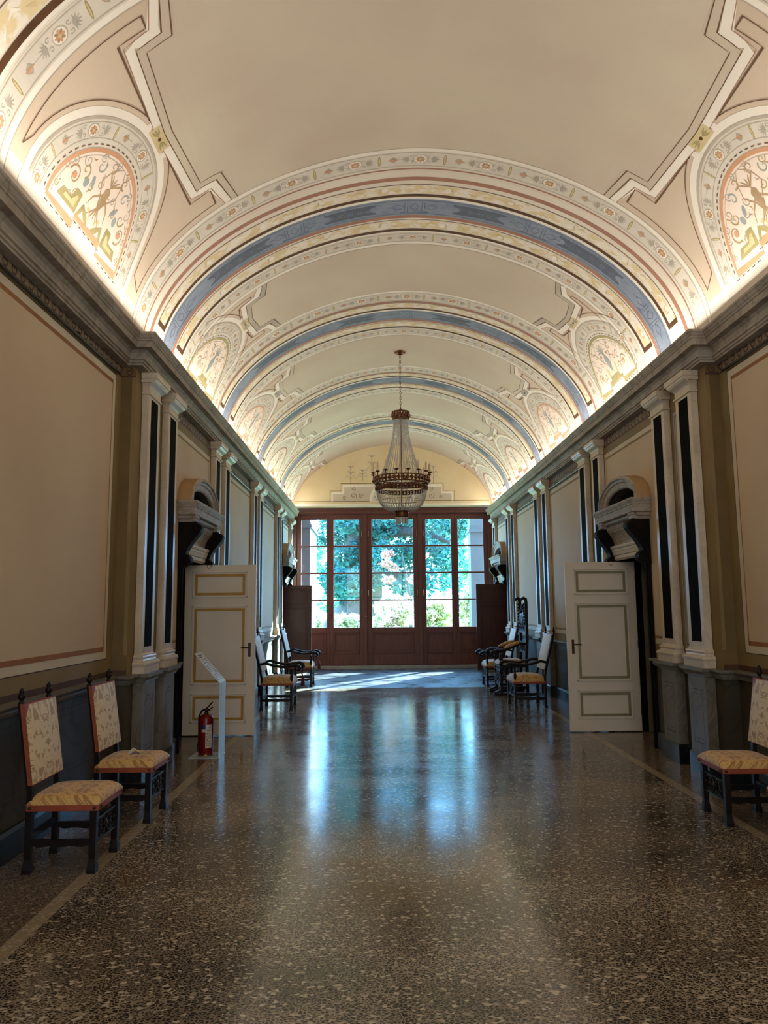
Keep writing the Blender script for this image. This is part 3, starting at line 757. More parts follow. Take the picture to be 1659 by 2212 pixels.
    for e in (-1, 1):           # fine tendrils
        for h, y, r in ((.10, .34, .05), (.33, .13, .045), (.20, .58, .04), (.36, .40, .05), (.47, .27, .04), (.55, .09, .035), (.26, .22, .04), (.05, .60, .03), (.28, .52, .035)):
            sp((h, e*y), r, 1.3, rn.uniform(0, 6), rn.choice((-1, 1)), rn.choice(('lgrey', 'ochre', 'lgrey', 'olive')), .005)
            a = rn.uniform(0, 6); pl([(h+r*math.cos(a), e*y+r*math.sin(a)), (h+1.5*r*math.cos(a+.4), e*y+1.5*r*math.sin(a+.4)), (h+2*r*math.cos(a+.3), e*y+2*r*math.sin(a+.3))], [.003, .011, .002], rn.choice(('lgrey', 'ochre')))
    # cross of white bands with the gold block
    for e in (-1, 1):
        yo = (y0-yc if e < 0 else y1-yc)
        wst = .17 if half > .6 else .16      # how far the panel edge steps in
        pts = [(2.235, e*.0), (2.185, e*half), (1.975, e*(half+.02)), (1.90, yo)]
        w = lambda ds, dy: [T(pts[0][0]+ds, 0), T(pts[1][0]+ds, pts[1][1]+e*dy), T(pts[2][0]+ds, pts[2][1]+e*dy), T(pts[3][0]+ds, yo)]
        vline(w(.035, .035), .075, 'white', 3)
        vline(w(-.002, -.002), .007, 'line', 4); vline(w(.072, .072), .005, 'rose', 4)
        vline(w(-.035, -.035), .065, 'shade' if tone != 'orange' else 'panel', 3); vline(w(-.066, -.066), .006, 'line', 4)
        # outlined spandrel
        yb = yo-e*.085
        ring = [T(S0-1.03*math.sin(a), e*1.03*math.cos(a)) for a in [(.18+1.12*i/16) if half > .6 else (.62+.70*i/16) for i in range(17)]]
        if half > .6:
            out = [T(3.2, yb-yc*0)]+[T(2.06, yb), T(2.06, e*(half+.115)), T(2.285, e*(half+.115)), T(2.30, e*.235)]+[p for p in reversed(ring)]+[T(3.2, yb)]
        else:
            out = [T(2.62, yb), T(2.09, yb), T(2.09, e*(half+.075)), T(2.28, e*(half+.06)), T(2.32, e*.235)]+[p for p in reversed(ring)]
        vline(out, .008, 'line', 4)
        vline([T(2.30, e*.15), T(2.30, e*.21)], .1, 'white', 3)
    vfill([T(2.235, -.135), T(2.345, -.135), T(2.345, .135), T(2.235, .135)], 'gold' if var != 2 else 'lgrey', 4)
    for e in (-1, 1):
        pl2 = lambda pts, w, m: vline([T(s, y) for s, y in pts], w, m, 5)
        for j in (-1, 0, 1): pl2([(2.29, e*.03), (2.29+j*.02, e*.07), (2.29+j*.03, e*.11)], [.006, .018, .003], 'olive' if var == 0 else 'teal')
    blob(T(2.29, 0), .016, .02, 'brown', 5, 8)
    # a few faded marks low down
    blob(T(3.42, -.95), .03, .03, 'yellow', 2, 10); blob(T(3.44, .02), .03, .07, 'yellow', 2, 10)

def bay(y0, y1, yc, half, var, tone):
    # the big ceiling panel
    P = [(2.185, half), (1.975, half+.02), (1.90, None)]
    L = []
    for sg in (1, -1):
        seq = [(sg*1.90, y0), (sg*1.975, yc-half-.02), (sg*2.185, yc-half), (sg*2.235, yc), (sg*2.185, yc+half), (sg*1.975, yc+half+.02), (sg*1.90, y1)]
        L += seq if sg > 0 else seq[::-1]
    vfill(L, 'panel', 2, .08)
    for sg in (-1, 1): lunette(sg, yc, y0, y1, half, var, tone)
bay(BANDS[0]+.86, BANDS[1]-1.09, 5.50, .855, 0, 'orange')
for k, (var, tone) in enumerate(((1, 'olive'), (2, 'orange'), (1, 'rose'))):
    y0, y1 = BANDS[1+k]+.86, BANDS[2+k]-.88
    bay(y0, y1, (y0+y1)/2-.02, .43, var, tone)
bay(BANDS[4]+.86, Y_END+.1, 19.25, .43, 1, 'rose')
tag(obj('ceiling', vb, [M[n] for n in VM]), 'long barrel vault painted with blue arches, grey ornament bands and lunettes', 'ceiling', kind='structure')

# ------------------------------------------------------------------ far lunette wall
mb = MB(); n = 60
arc = [(-VA+.02+(2*VA-.04)*i/n) for i in range(n+1)]
ZB = 4.33
for y in (Y_END, Y_WIN+.1):
    mb.add([(x, y, ZB) for x in arc]+[(x, y, max(zv(x)+.02, ZB)) for x in arc], [(i, i+1, n+2+i, n+1+i) for i in range(n)], 0)
mb.quad((-2.8, Y_END, ZB), (2.8, Y_END, ZB), (2.8, Y_WIN+.1, ZB), (-2.8, Y_WIN+.1, ZB), 0)
FP = lambda x, z, l=1: (x, Y_END-.002*l, z)
def fline(pts, w, m, l=1):
    for q in ribbon2d(pts, w): mb.add([FP(*p, l) for p in q], [(0, 1, 2, 3)], m)
def fpoly(pts, m, l=1): mb.add([FP(*p, l) for p in pts], [tuple(range(len(pts)))], m)
fline([(-2.62, 4.46), (2.62, 4.46)], .012, 3, 2); fline([(-2.66, 4.36), (2.66, 4.36)], .06, 1, 1)
for e in (-1, 1):
    st = [(e*.5, 4.44), (e*1.62, 4.44), (e*1.62, 4.68), (e*1.33, 4.68), (e*1.33, 4.88), (e*.5, 4.88)]
    fpoly([(e*.4, 4.46), (e*1.62, 4.46), (e*1.62, 4.68), (e*.4, 4.68)], 2, 1); fpoly([(e*.4, 4.68), (e*1.33, 4.68), (e*1.33, 4.88), (e*.4, 4.88)], 2, 1)
    fline(st[1:], .04, 1, 2); fline([(e*1.68, 4.46), (e*1.68, 4.74), (e*1.39, 4.74), (e*1.39, 4.94), (e*.4, 4.94)], .008, 3, 2)
    for c, r in (((e*1.05, 4.60), .09), ((e*1.3, 4.56), .05), ((e*.85, 4.60), .07), ((e*1.05, 4.78), .06)):
        fline(spiral(c, .01, r, 1.3, c[0]*5, 18, e), .010, 3, 3)
    # candelabra
    for x, z0, h in ((e*1.12, 4.92, .5), (e*.55, 5.1, .62), (e*.8, 5.02, .3)):
        fline([(x, z0), (x, z0+h)], .008, 3, 1)
        for j in (-1, 1):
            fline([(x, z0+h*.3), (x+j*.10, z0+h*.48), (x+j*.15, z0+h*.3)], .012, 4, 1); fline([(x, z0+h*.55), (x+j*.07, z0+h*.72), (x+j*.11, z0+h*.62)], .010, 3, 1)
        fpoly([(x-.05, z0+h*.62), (x, z0+h*.5), (x+.05, z0+h*.62), (x, z0+h*.75)], 4, 2)
        fline([(x-.09, z0+h), (x, z0+h*.93), (x+.09, z0+h)], [.01, .05, .01], 4, 1)
a1 = [(.55*math.cos(PI*i/24), 4.46+.55*math.sin(PI*i/24)) for i in range(25)]
fpoly([(.62*math.cos(PI*i/24), 4.44+.62*math.sin(PI*i/24)) for i in range(25)], 1, 3); fpoly(a1, 5, 4)
fline([(.42*math.cos(PI*i/24), 4.46+.42*math.sin(PI*i/24)) for i in range(25)], .014, 6, 5)
fpoly([(.41*math.cos(PI*i/24), 4.47+.41*math.sin(PI*i/24)) for i in range(25)], 0, 4.5)
for i in range(7):
    a = PI*(i+.5)/7; fline(spiral((.49*math.cos(a), 4.46+.49*math.sin(a)), .005, .03, 1, a, 10), .009, 3, 6)
fline([(-.3, 4.52), (.3, 4.52)], .03, 2, 6)
tag(obj('wall_far', mb, [M['stucco'], M['white'], M['panel'], M['line'], M['shade'], M['grey'], M['rose']]), 'painted lunette wall above the glazed doors', 'wall', kind='structure')

# ------------------------------------------------------------------ glazed door wall
win = thing('window_1', (0, Y_WIN, 0), 'wall wide mahogany glazed doors opening on the garden', 'window', kind='structure')
ZS0, ZT0 = .067, 4.43
mb = MB()
def wb(mb, x0, x1, z0, z1, d0=-.05, d1=.05, mi=0): mb.box(x0, x1, d0, d1, z0, z1, mi)
for s in (-1, 1):
    xa, xb = sorted((s*2.62, s*2.78)); wb(mb, xa, xb, ZS0, ZT0, -.12, .1)
    xa, xb = sorted((s*.70, s*.80)); wb(mb, xa, xb, ZS0, 4.16, -.09, .08)
wb(mb, -2.76, 2.76, 4.155, ZT0, -.1, .1); wb(mb, -2.76, 2.76, 4.335, 4.40, -.17, -.1); wb(mb, -2.76, 2.76, 4.18, 4.235, -.14, -.1)
wb(mb, -2.76, 2.76, ZS0, ZS0+.02, -.06, .06)
obj('window_frame', mb, M['mahog'], win, bevel=.006)
def casement(x0, x1, g0, g1):
    """one leaf between x0..x1 with glass between g0..g1"""
    mb = MB(); Z0, Z1, GB, GT = ZS0+.02, 4.155, 1.08, 4.017
    wb(mb, x0, g0, Z0, Z1, -.035, .035); wb(mb, g1, x1, Z0, Z1, -.035, .035)
    wb(mb, g0, g1, GT, Z1, -.035, .035); wb(mb, g0, g1, .946, GB, -.035, .035); wb(mb, g0, g1, Z0, .381, -.035, .035)
    for a, b in ((3.258, 3.303), (2.521, 2.566), (1.794, 1.831)): wb(mb, g0, g1, a, b, -.022, .022)
    # moulding round the lower field
    for a, b, c, d in ((g0, g0+.03, .381, .946), (g1-.03, g1, .381, .946), (g0, g1, .381, .411), (g0, g1, .916, .946)): wb(mb, a, b, c, d, -.048, -.02)
    f = obj('casement', mb, M['mahog'], win, bevel=.005)
    mb = MB(); wb(mb, g0-.005, g1+.005, .375, .95, -.012, .012); wb(mb, g0+.09, g1-.09, .47, .86, -.022, -.01)
    obj('lower_panel', mb, M['mahog'], f, bevel=.004)
    for a, b in ((1.08, 1.794), (1.831, 2.521), (2.566, 3.258), (3.303, 4.017)):
        mb = MB(); mb.quad((g0, 0, a), (g1, 0, a), (g1, 0, b), (g0, 0, b)); obj('pane', mb, M['pane'], f)
    return f
LV = [(-2.62, -1.712, -2.494, -1.797), (-1.71, -.80, -1.6065, -.91), (-.70, .70, -.565, .565), (.80, 1.71, .91, 1.6065), (1.712, 2.62, 1.797, 2.494)]
for i, l in enumerate(LV): casement(*l)
for x in (-1.711, 1.711):
    mb = MB(); mb.box(x-.018, x+.018, .035, .05, ZS0+.02, 4.15); obj('cover_strip', mb, M['mahog'], win)
for x in (-.75, .75):
    for dx in (-.09, .09):
        for z in (2.0, 3.62):
            mb = MB(); mb.lathe([(.004, -.085), (.012, -.08), (.012, .08), (.004, .085)], (x+dx*.9, -.1, z), 8); obj('hinge', mb, M['brass'], win)
mb = MB(); mb.lathe([(.004, 0), (.02, .005), (.02, .02), (.012, .03)], (-.745, -.1, 1.36), 8); mb.tube([(-.745, -.11, 1.37), (-.745, -.15, 1.37), (-.70, -.155, 1.372)], .008, 6); obj('door_handle', mb, M['brass'], win)
mb = MB(); mb.box(-1.72, -1.66, -.06, -.045, 1.40, 1.43); mb.tube([(-1.70, -.06, 1.415), (-1.70, -.09, 1.415), (-1.75, -.09, 1.415)], .007, 6); obj('window_latch', mb, M['bronze'], win)

# ------------------------------------------------------------------ pilasters
def make_pilaster():
    t = thing('pilaster', (0, 0, 0), 'x', 'pilaster')
    mb = MB(); mb.loft([(.118, .222, 0), (.118, .222, .185), (.105, .209, .2)]); obj('plinth_block', mb, M['plinth'], t)
    mb = MB(); mb.loft([(.10, .2, .2), (.10, .2, .93), (.118, .216, .935), (.125, .225, .955), (.14, .238, .972), (.155, .252, .985), (.158, .258, .99), (.158, .258, 1.02)])
    p = obj('pedestal', mb, M['dadocap'], t)
    mb = MB()
    for y0, y1, z0, z1 in ((-.12, .12, .30, .306), (-.12, .12, .80, .806), (-.12, -.114, .3, .8), (.114, .12, .3, .8), (-.10, .10, .76, .764), (-.1, .1, .34, .344)):
        mb.quad((.1015, y0, z0), (.1015, y1, z0), (.1015, y1, z1), (.1015, y0, z1))
    obj('incised_panel', mb, M['wall_dark'], p)
    mb = MB(); mb.loft([(.120, .237, 1.02), (.120, .237, 1.09), (.128, .243, 1.093), (.13, .246, 1.11), (.118, .235, 1.128), (.10, .218, 1.135), (.094, .212, 1.15), (.098, .216, 1.158), (.104, .22, 1.17), (.098, .214, 1.184), (.084, .2, 1.188), (.074, .19, 1.205)])
    obj('pilaster_base', mb, M['marble'], t)
    mb = MB(); mb.loft([(.073, .19, 1.2), (.073, .19, 3.72)]); obj('shaft', mb, M['marble'], t)
    mb = MB(); mb.box(.073, .0755, -.112, .112, 1.262, 3.69); obj('inlay', mb, M['inlay'], t)
    mb = MB(); mb.loft([(.078, .195, 3.715), (.088, .206, 3.72), (.088, .206, 3.738), (.076, .193, 3.742), (.076, .193, 3.80), (.088, .2, 3.812), (.10, .208, 3.82), (.13, .214, 3.838), (.146, .222, 3.856), (.15, .226, 3.87), (.158, .231, 3.873), (.164, .236, 3.89), (.164, .236, 3.925)])
    c = obj('capital', mb, M['marble'], t)
    mb = MB(); mb.loft([(.09, .2, 3.826), (.10, .232, 3.83), (.10, .238, 3.85), (.09, .232, 3.866)]); obj('capital_roll', mb, M['marble'], c)
    return t
p0 = make_pilaster()
ords = ['first', 'second', 'third', 'fourth', 'fifth', 'sixth', 'seventh', 'eighth', 'ninth']
wheres = ['beside the near large wall panel', 'on the near side of the white door', 'on the far side of the white door', 'before the first blank wall panel', 'after the first blank wall panel',
          'before the second blank wall panel', 'after the second blank wall panel', 'on the near side of the red door', 'against the glazed garden doors']
first = True
for side, nm in ((-1, 'left'), (1, 'right')):
    for i, y in enumerate(PIL):
        lb = f'{nm} {ords[i]} marble pilaster, {wheres[i]}'
        args = ((side*XW, y, 0), 0 if side < 0 else PI)
        if first: p0.location = args[0]; p0['label'] = lb; p0['group'] = 'marble pilasters along the walls'; first = False
        else: dup(p0, args[0], args[1], lb, 'marble pilasters along the walls')

# ------------------------------------------------------------------ door surrounds
def make_surround():
    t = thing('door_surround', (0, 0, 0), 'x', 'door surround')
    for e in (-1, 1):
        mb = MB(); y0, y1 = sorted((e*DH, e*(DH+.075))); mb.box(.005, .035, y0, y1, 0, 2.15); y0, y1 = sorted((e*DH, e*(DH+.03))); mb.box(.035, .05, y0, y1, 0, 2.15)
        obj('jamb', mb, M['black'], t, bevel=.004)
        pr = [(.005, 2.09), (.05, 2.09), (.11, 2.12), (.145, 2.16), (.15, 2.20), (.125, 2.235), (.095, 2.255), (.11, 2.30), (.145, 2.36), (.19, 2.42), (.235, 2.475), (.265, 2.52), (.272, 2.56), (.25, 2.595), (.20, 2.615), (.005, 2.62)]
        mb = MB(); yc = e*(DH+.03); mb.extr(pr, lambda u, v, d: (u, d, v), yc-.072, yc+.072)
        for zc, xc, r in ((2.552, .222, .052), (2.172, .105, .046)):
            q0 = len(mb.v); mb.lathe([(.001, -.076), (r*.6, -.086), (r, -.08), (r, .08), (r*.6, .086), (.001, .076)], (0, 0, 0), 12)
            for q in range(q0, len(mb.v)):      # lay the roll on its side
                x, y, z = mb.v[q]; mb.v[q] = (xc+x, yc+z, zc+y)
        b = obj('scroll_bracket', mb, M['black'], t, bevel=.006)
        mb = MB(); mb.loft([(.15, .07, 2.62), (.20, .075, 2.63), (.20, .08, 2.665), (.21, .085, 2.672), (.21, .085, 2.70)])
        for q in range(len(mb.v)): mb.v[q] = (mb.v[q][0], mb.v[q][1]+yc, mb.v[q][2])
        obj('bracket_cap', mb, M['marble_grey'], b)
    mb = MB(); w = DH-.03
    mb.loft([(.03, w, 2.20), (.05, w, 2.222), (.05, w, 2.262), (.062, w, 2.268), (.075, w, 2.31), (.08, w, 2.318), (.08, w, 2.34), (.09, w, 2.347), (.098, w, 2.365), (.098, w, 2.385)])
    obj('lintel', mb, M['wall_white'], t)
    mb = MB(); mb.loft([(.04, w, 2.385), (.04, w, 2.40), (.045, w, 2.43), (.058, w, 2.47), (.078, w, 2.51), (.104, w, 2.545), (.118, w, 2.56), (.118, w, 2.57), (.126, w, 2.575), (.126, w, 2.582)])
    obj('frieze', mb, M['marble_grey'], t)
    mb = MB(); mb.loft([(.115, w, 2.58), (.115, w, 2.64), (.15, w, 2.65), (.15, w, 2.665)])
    for i in range(17):
        y = -w+.04+(2*w-.08)*i/16; mb.box(.115, .14, y-.011, y+.011, 2.585, 2.638)
    obj('dentil_row', mb, M['marble_grey'], t)
    mb = MB(); mb.loft([(.16, .72, 2.655), (.17, .73, 2.665), (.17, .73, 2.69), (.205, .755, 2.70), (.215, .76, 2.705), (.215, .76, 2.785), (.224, .768, 2.79), (.224, .768, 2.80), (.24, .78, 2.825), (.248, .787, 2.84), (.248, .787, 2.862)])
    obj('ledge', mb, M['marble_grey'], t)
    # segmental pediment
    n = 28
    rings = [(.76, .36, .006), (.76, .36, .17), (.735, .337, .185), (.715, .32, .185), (.71, .315, .165), (.675, .285, .155), (.665, .275, .14), (.60, .215, .135), (.585, .20, .12), (.585, .20, .08)]
    mb = MB(); vs = []
    for a_, b_, d in rings:
        for i in range(n+1):
            a = PI*i/n; vs.append((d, -a_*math.cos(a), 2.862+b_*max(math.sin(a), 0)**.85))
    fs = []
    for j in range(len(rings)-1):
        for i in range(n): fs.append((j*(n+1)+i, j*(n+1)+i+1, (j+1)*(n+1)+i+1, (j+1)*(n+1)+i))
    mb.add(vs, fs, 0, False); mb.m[-len(fs):-len(fs)+n] = [1]*n
    a = obj('pediment_arch', mb, [M['marble_grey'], M['wall_extrados']], t)
    mb = MB(); vs = [(.125, 0, 2.865)]; fl = 44
    for i in range(fl+1):
        q = PI*i/fl; dd = .10 if i % 2 else .085
        vs.append((dd+.02, -.34*math.cos(q), 2.865+.115*math.sin(q))); vs.append((dd, -.585*math.cos(q), 2.862+.2*max(math.sin(q), 0)**.85))
    fs = []
    for i in range(fl):
        fs.append((0, 1+2*i, 3+2*i)); fs.append((1+2*i, 2+2*i, 4+2*i, 3+2*i))
    mb.add(vs, fs)
    obj('shell', mb, M['black'], a)
    return t
s0 = make_surround()
SL = {(-1, 0): 'left near door surround with round pediment, above the white door', (1, 0): 'right near door surround with round pediment, above the white door',
      (-1, 1): 'left far door surround in bright sun, above the red door', (1, 1): 'right far door surround in cool light, above the red door'}
for side in (-1, 1):
    for k, yd in enumerate(DOORS):
        if (side, k) == (-1, 0): s0.location = (-XW, yd, 0); s0['label'] = SL[(-1, 0)]; s0['group'] = 'marble door surrounds'
        else: dup(s0, (side*XW, yd, 0), 0 if side < 0 else PI, SL[(side, k)], 'marble door surrounds')

# ------------------------------------------------------------------ door leaves, swung open across the hall
def door_leaf(name, side, yd, wid, mats, label):
    base, line, red = mats
    x0 = 2.955; Y = yd+.525
    t = thing(name, (side*x0, Y, .012), label, 'door', kind='structure')
    P = lambda u, z, d: (-side*u, d, z)       # u from the hinge, d away from the viewer
    H = 2.175
    mb = MB()
    def bx(mb, u0, u1, z0, z1, d0, d1, mi=0):
        a, b = sorted((-side*u0, -side*u1)); mb.box(a, b, d0, d1, z0, z1, mi)
    bx(mb, 0, wid, 0, H, 0, .045)
    lf = obj('door_leaf', mb, base, t, bevel=.004)
    k = wid/.93
    rows = ((.19, .49), (.665, 1.61), (1.78, 2.055)) if not red else ((.14, 1.60), (1.73, 2.06))
    for z0, z1 in rows:
        u0, u1 = .135*k, wid-.14*k
        mb = MB()
        for a in (-.032, 0):            # two step moulding
            h = .012 if a < 0 else .006
            for q in ((u0+a, u1-a, z0+a, z0+a+.016), (u0+a, u1-a, z1-a-.016, z1-a), (u0+a, u0+a+.016, z0+a, z1-a), (u1-a-.016, u1-a, z0+a, z1-a)): bx(mb, *q, -h, 0)
        if red: bx(mb, u0+.03, u1-.03, z0+.03, z1-.03, -.006, 0)
        p = obj('door_panel', mb, base, t, bevel=.003)
        if not red:
            mb = MB(); w = .032
            for q in ((u0, u1, z0, z0+w), (u0, u1, z1-w, z1), (u0, u0+w, z0+w, z1-w), (u1-w, u1, z0+w, z1-w)): bx(mb, *q, -.0075, -.0005)
            obj('painted_line', mb, line, p)
    mb = MB(); uh = wid-.072
    bx(mb, uh-.017, uh+.017, .985, 1.165, -.006, 0)
    h = obj('door_handle', mb, M['bronze'], t, bevel=.003)
    mb = MB(); mb.tube([P(uh, 1.105, -.004), P(uh, 1.105, -.045), P(uh-.02, 1.105, -.052), P(uh-.07, 1.106, -.05), P(uh-.105, 1.10, -.048)], [.008, .008, .008, .009, .006], 8)
    obj('lever', mb, M['bronze'], h)
    mb = MB()
    for z in (.25, 1.1, 1.95): mb.lathe([(.008, -.05), (.008, .05)], (0, -.004, z), 8)
    obj('hinge', mb, M['bronze'], t)
    return t
door_leaf('door_1', -1, DOORS[0], .925, (M['door'], M['door_gold'], False), 'left ivory door leaf with ochre lines, standing open')
door_leaf('door_2', 1, DOORS[0], .925, (M['door'], M['door_olive'], False), 'right ivory door leaf with olive lines, standing open')
door_leaf('door_3', -1, DOORS[1], .85, (M['mahog_dark'], None, True), 'left mahogany door leaf, open near the garden doors')
door_leaf('door_4', 1, DOORS[1], .85, (M['mahog_dark'], None, True), 'right mahogany door leaf, open near the garden doors')

# ------------------------------------------------------------------ picture rails
def rail(side, d, y0, y1, z, label):
    t = thing('picture_rail', (side*(XW-d), y0, z), label, 'picture rail', 'picture rails on the walls')
    mb = MB(); mb.tube([(-side*.03, 0, 0), (-side*.03, y1-y0, 0)], .011, 8); obj('rod', mb, M['rod'], t)
    for y in (.25*(y1-y0), .75*(y1-y0)):
        mb = MB(); mb.tube([(0, y, .03), (-side*.02, y, .04), (-side*.035, y, .02), (-side*.03, y, -.012)], .006, 6); mb.box(*sorted((-side*.006, 0)), y-.012, y+.012, .01, .05); obj('hook', mb, M['rod'], t)
    return t
rail(-1, REC, 3.0, 6.95, 3.825, 'dark rod above the large near panel on the left wall')
rail(1, REC, 3.0, 6.95, 3.825, 'dark rod above the large near panel on the right wall')
for s, nm in ((-1, 'left'), (1, 'right')):
    rail(s, .0, PIL[3]+.27, PIL[4]-.27, 3.735, f'thin rod above the first blank panel on the {nm} wall')
    rail(s, .0, PIL[5]+.27, PIL[6]-.27, 3.735, f'thin rod above the second blank panel on the {nm} wall')
rail(-1, .0, PIL[7]+.27, PIL[8]-.27, 3.735, 'thin rod above the far left red door bay')

# ------------------------------------------------------------------ chairs
def finial(mb, x, y, z, h=.10, r=.024):
    mb.lathe([(r*.75, 0), (r*.8, h*.10), (r*.45, h*.16), (r*.5, h*.22), (r, h*.40), (r*.95, h*.52), (r*.6, h*.62), (r*.45, h*.68), (r*.75, h*.74), (r*.6, h*.82), (r*.3, h*.88), (r*.42, h*.93), (.001, h)], (x, y, z), 10)
def leg(x, y, z1, w=.042):
    mb = MB(); h = w/2
    mb.loft([(w, h, .0), (w, h, .02)]); mb.v.clear(); mb.f.clear(); mb.m.clear(); mb.sm.clear()
    rings = [(h*1.35, 0), (h*1.35, .025), (h*1.05, .06), (h*.9, .085), (h*1.0, .11), (h, .26), (h*1.0, z1)]
    vs = []
    for r, z in rings: vs += [(x-r, y-r, z), (x+r, y-r, z), (x+r, y+r, z), (x-r, y+r, z)]
    fs = [(3, 2, 1, 0), tuple(4*(len(rings)-1)+j for j in range(4))]
    for i in range(len(rings)-1):
        for j in range(4): fs.append((4*i+j, 4*i+(j+1) % 4, 4*i+4+(j+1) % 4, 4*i+4+j))
    mb.add(vs, fs); return mb
def carved_panel(x, y0, y1, z0, z1, t=.022, dens=1):
    """pierced carved board: frame strips and scrolls"""
    mb = MB(); ym, zm = (y0+y1)/2, (z0+z1)/2; w, h = (y1-y0)/2, (z1-z0)/2
    mb.box(x-t/2, x+t/2, y0, y1, z1-h*.16, z1); mb.box(x-t/2, x+t/2, y0, y1, z0, z0+h*.16)
    for e in (-1, 1):
        for f in (-1, 1):
            c = (ym+e*w*.48, zm+f*h*.36)
            mb.tube([(x, p, q) for p, q in spiral(c, .006, min(w, h)*.42, 1.35, 0 if e > 0 else PI, 20, e*f)], h*.11, 6)
            mb.tube([(x, ym, zm+f*h*.1), (x, ym+e*w*.25, zm+f*h*.75), (x, ym+e*w*.6, zm+f*h*.85), (x, ym+e*w*.97, zm+f*h*.4)], [h*.10, h*.12, h*.09, h*.06], 6)
        mb.ball((x, ym+e*w*.86, zm), h*.2, 8)
    mb.lathe([(.001, -t*.6), (h*.36, -t*.4), (h*.36, t*.4), (.001, t*.6)], (0, 0, 0), 10)
    q0 = len(mb.v)-10*4-10*2
    for q in range(len(mb.v)-60, len(mb.v)):
        a, b, c = mb.v[q]; mb.v[q] = (x+c, ym+a, zm+b)
    return mb
def cushion(x0, x1, y0, y1, z0, z1, nx=18, ny=18, mi=0):
    mb = MB(); vs = []
    f = lambda t: (1-abs(2*t-1)**3.2)
    for i in range(nx+1):
        for j in range(ny+1):
            a, b = .5-.5*math.cos(PI*i/nx), .5-.5*math.cos(PI*j/ny); k = min(1, (f(a)*f(b)))**.5
            vs.append((x0+(x1-x0)*a, y0+(y1-y0)*b, z0+(z1-z0)*(.5*min(1, k*1.9)**.7+.5*k)))
    fs = [(i*(ny+1)+j, i*(ny+1)+j+1, (i+1)*(ny+1)+j+1, (i+1)*(ny+1)+j) for i in range(nx) for j in range(ny)]
    mb.add(vs, fs, mi, True)
    mb.quad((x0, y0, z0), (x1, y0, z0), (x1, y1, z0), (x0, y1, z0), mi)
    return mb
def stretcher_wavy(p0, p1, h, t):
    (xa, ya), (xb, yb) = p0, p1; n = 14; mb = MB(); vs = []
    dx, dy = xb-xa, yb-ya; l = math.hypot(dx, dy); nx, ny = -dy/l*t/2, dx/l*t/2
    for i in range(n+1):
        f = i/n; lo = -.010*abs(math.sin(f*PI*3)) if .1 < f < .9 else 0
        for e in (-1, 1):
            for z in (h[0]+lo, h[1]): vs.append((xa+dx*f+nx*e, ya+dy*f+ny*e, z))
    fs = [(0, 1, 3, 2), tuple(4*n+j for j in (0, 2, 3, 1))]
    for i in range(n):
        a, b = 4*i, 4*i+4
        fs += [(a, b, b+1, a+1), (a+2, a+3, b+3, b+2), (a, a+2, b+2, b), (a+1, b+1, b+3, a+3)]
    return mb.add(vs, fs)
def back_upholstery(xb, xt, y0, y1, zb, zt, th, parent, fab, rim):
    """padded back: xb..xt lean of the front face"""
    n, k = 8, 6; mb = MB(); vs = []
    for i in range(n+1):
        for j in range(k+1):
            a, b = i/n, j/k; puff = .022*((1-abs(2*a-1)**3)*(1-abs(2*b-1)**3))**.6
            vs.append((xb+(xt-xb)*b+puff, y0+(y1-y0)*a, zb+(zt-zb)*b))
    mb.add(vs, [(i*(k+1)+j, (i+1)*(k+1)+j, (i+1)*(k+1)+j+1, i*(k+1)+j+1) for i in range(n) for j in range(k)], 0, True)
    o = obj('back_cushion', mb, fab, parent)
    mb = MB(); e = .004
    lo = [(xb+e*0, y0-e, zb-e), (xb, y1+e, zb-e), (xb-th, y1+e, zb-e), (xb-th, y0-e, zb-e)]
    hi = [(xt+e*0, y0-e, zt+e), (xt, y1+e, zt+e), (xt-th, y1+e, zt+e), (xt-th, y0-e, zt+e)]
    mb.hexa(lo, hi); obj('leather_edge', mb, rim, o)
    mb = MB()
    for i in range(23):
        b = (i+.5)/23
        for y in (y0-.005, y1+.005): mb.ball((xb+(xt-xb)*b-.008, y, zb+(zt-zb)*b), .0045, 5)
    obj('nail_row', mb, M['brass'], o)
    return o

def make_side_chair():
    t = thing('side_chair', (0, 0, 0), 'x', 'chair')
    FX, BX, HY = .20, -.20, .205
    for y in (-HY, HY):
        obj('front_leg', leg(FX, y, .376), M['dark'], t)
        mb = leg(BX, y, .38, .04); mb.bar([(BX, y, .37), (BX-.005, y, .50), (BX-.025, y, .62), (BX-.085, y, 1.03)], .036, .034); obj('rear_post', mb, M['dark'], t)
        mb = MB(); finial(mb, BX-.088, y, 1.028, .10, .024); obj('finial', mb, M['dark'], t)
    mb = cushion(-.215, .235, -.235, .235, .412, .478); c = obj('seat_cushion', mb, M['damask_seat'], t)
    mb = MB(); mb.box(-.215, .236, -.236, .236, .374, .413); obj('seat_rim', mb, M['trimred'], c, bevel=.004)
    mb = MB()
    for y in (-.237, .237):
        for x in (.21, -.19): mb.ball((x, y, .394), .011, 8)
    for y in (-.2, .2): mb.ball((.237, y, .394), .011, 8)
    obj('rosette_stud', mb, M['bronze'], c)
    back_upholstery(-.178, -.252, -.238, .238, .535, 1.025, .028, t, M['damask'], M['trimred'])
    for y in (-HY, HY): obj('side_stretcher', stretcher_wavy((FX, y), (BX, y), (.165, .20), .022), M['dark'], t)
    obj('rear_stretcher', stretcher_wavy((BX, -HY), (BX, HY), (.20, .235), .022), M['dark'], t)
    obj('carved_stretcher', carved_panel(FX, -HY+.02, HY-.02, .165, .315), M['dark'], t)
    return t
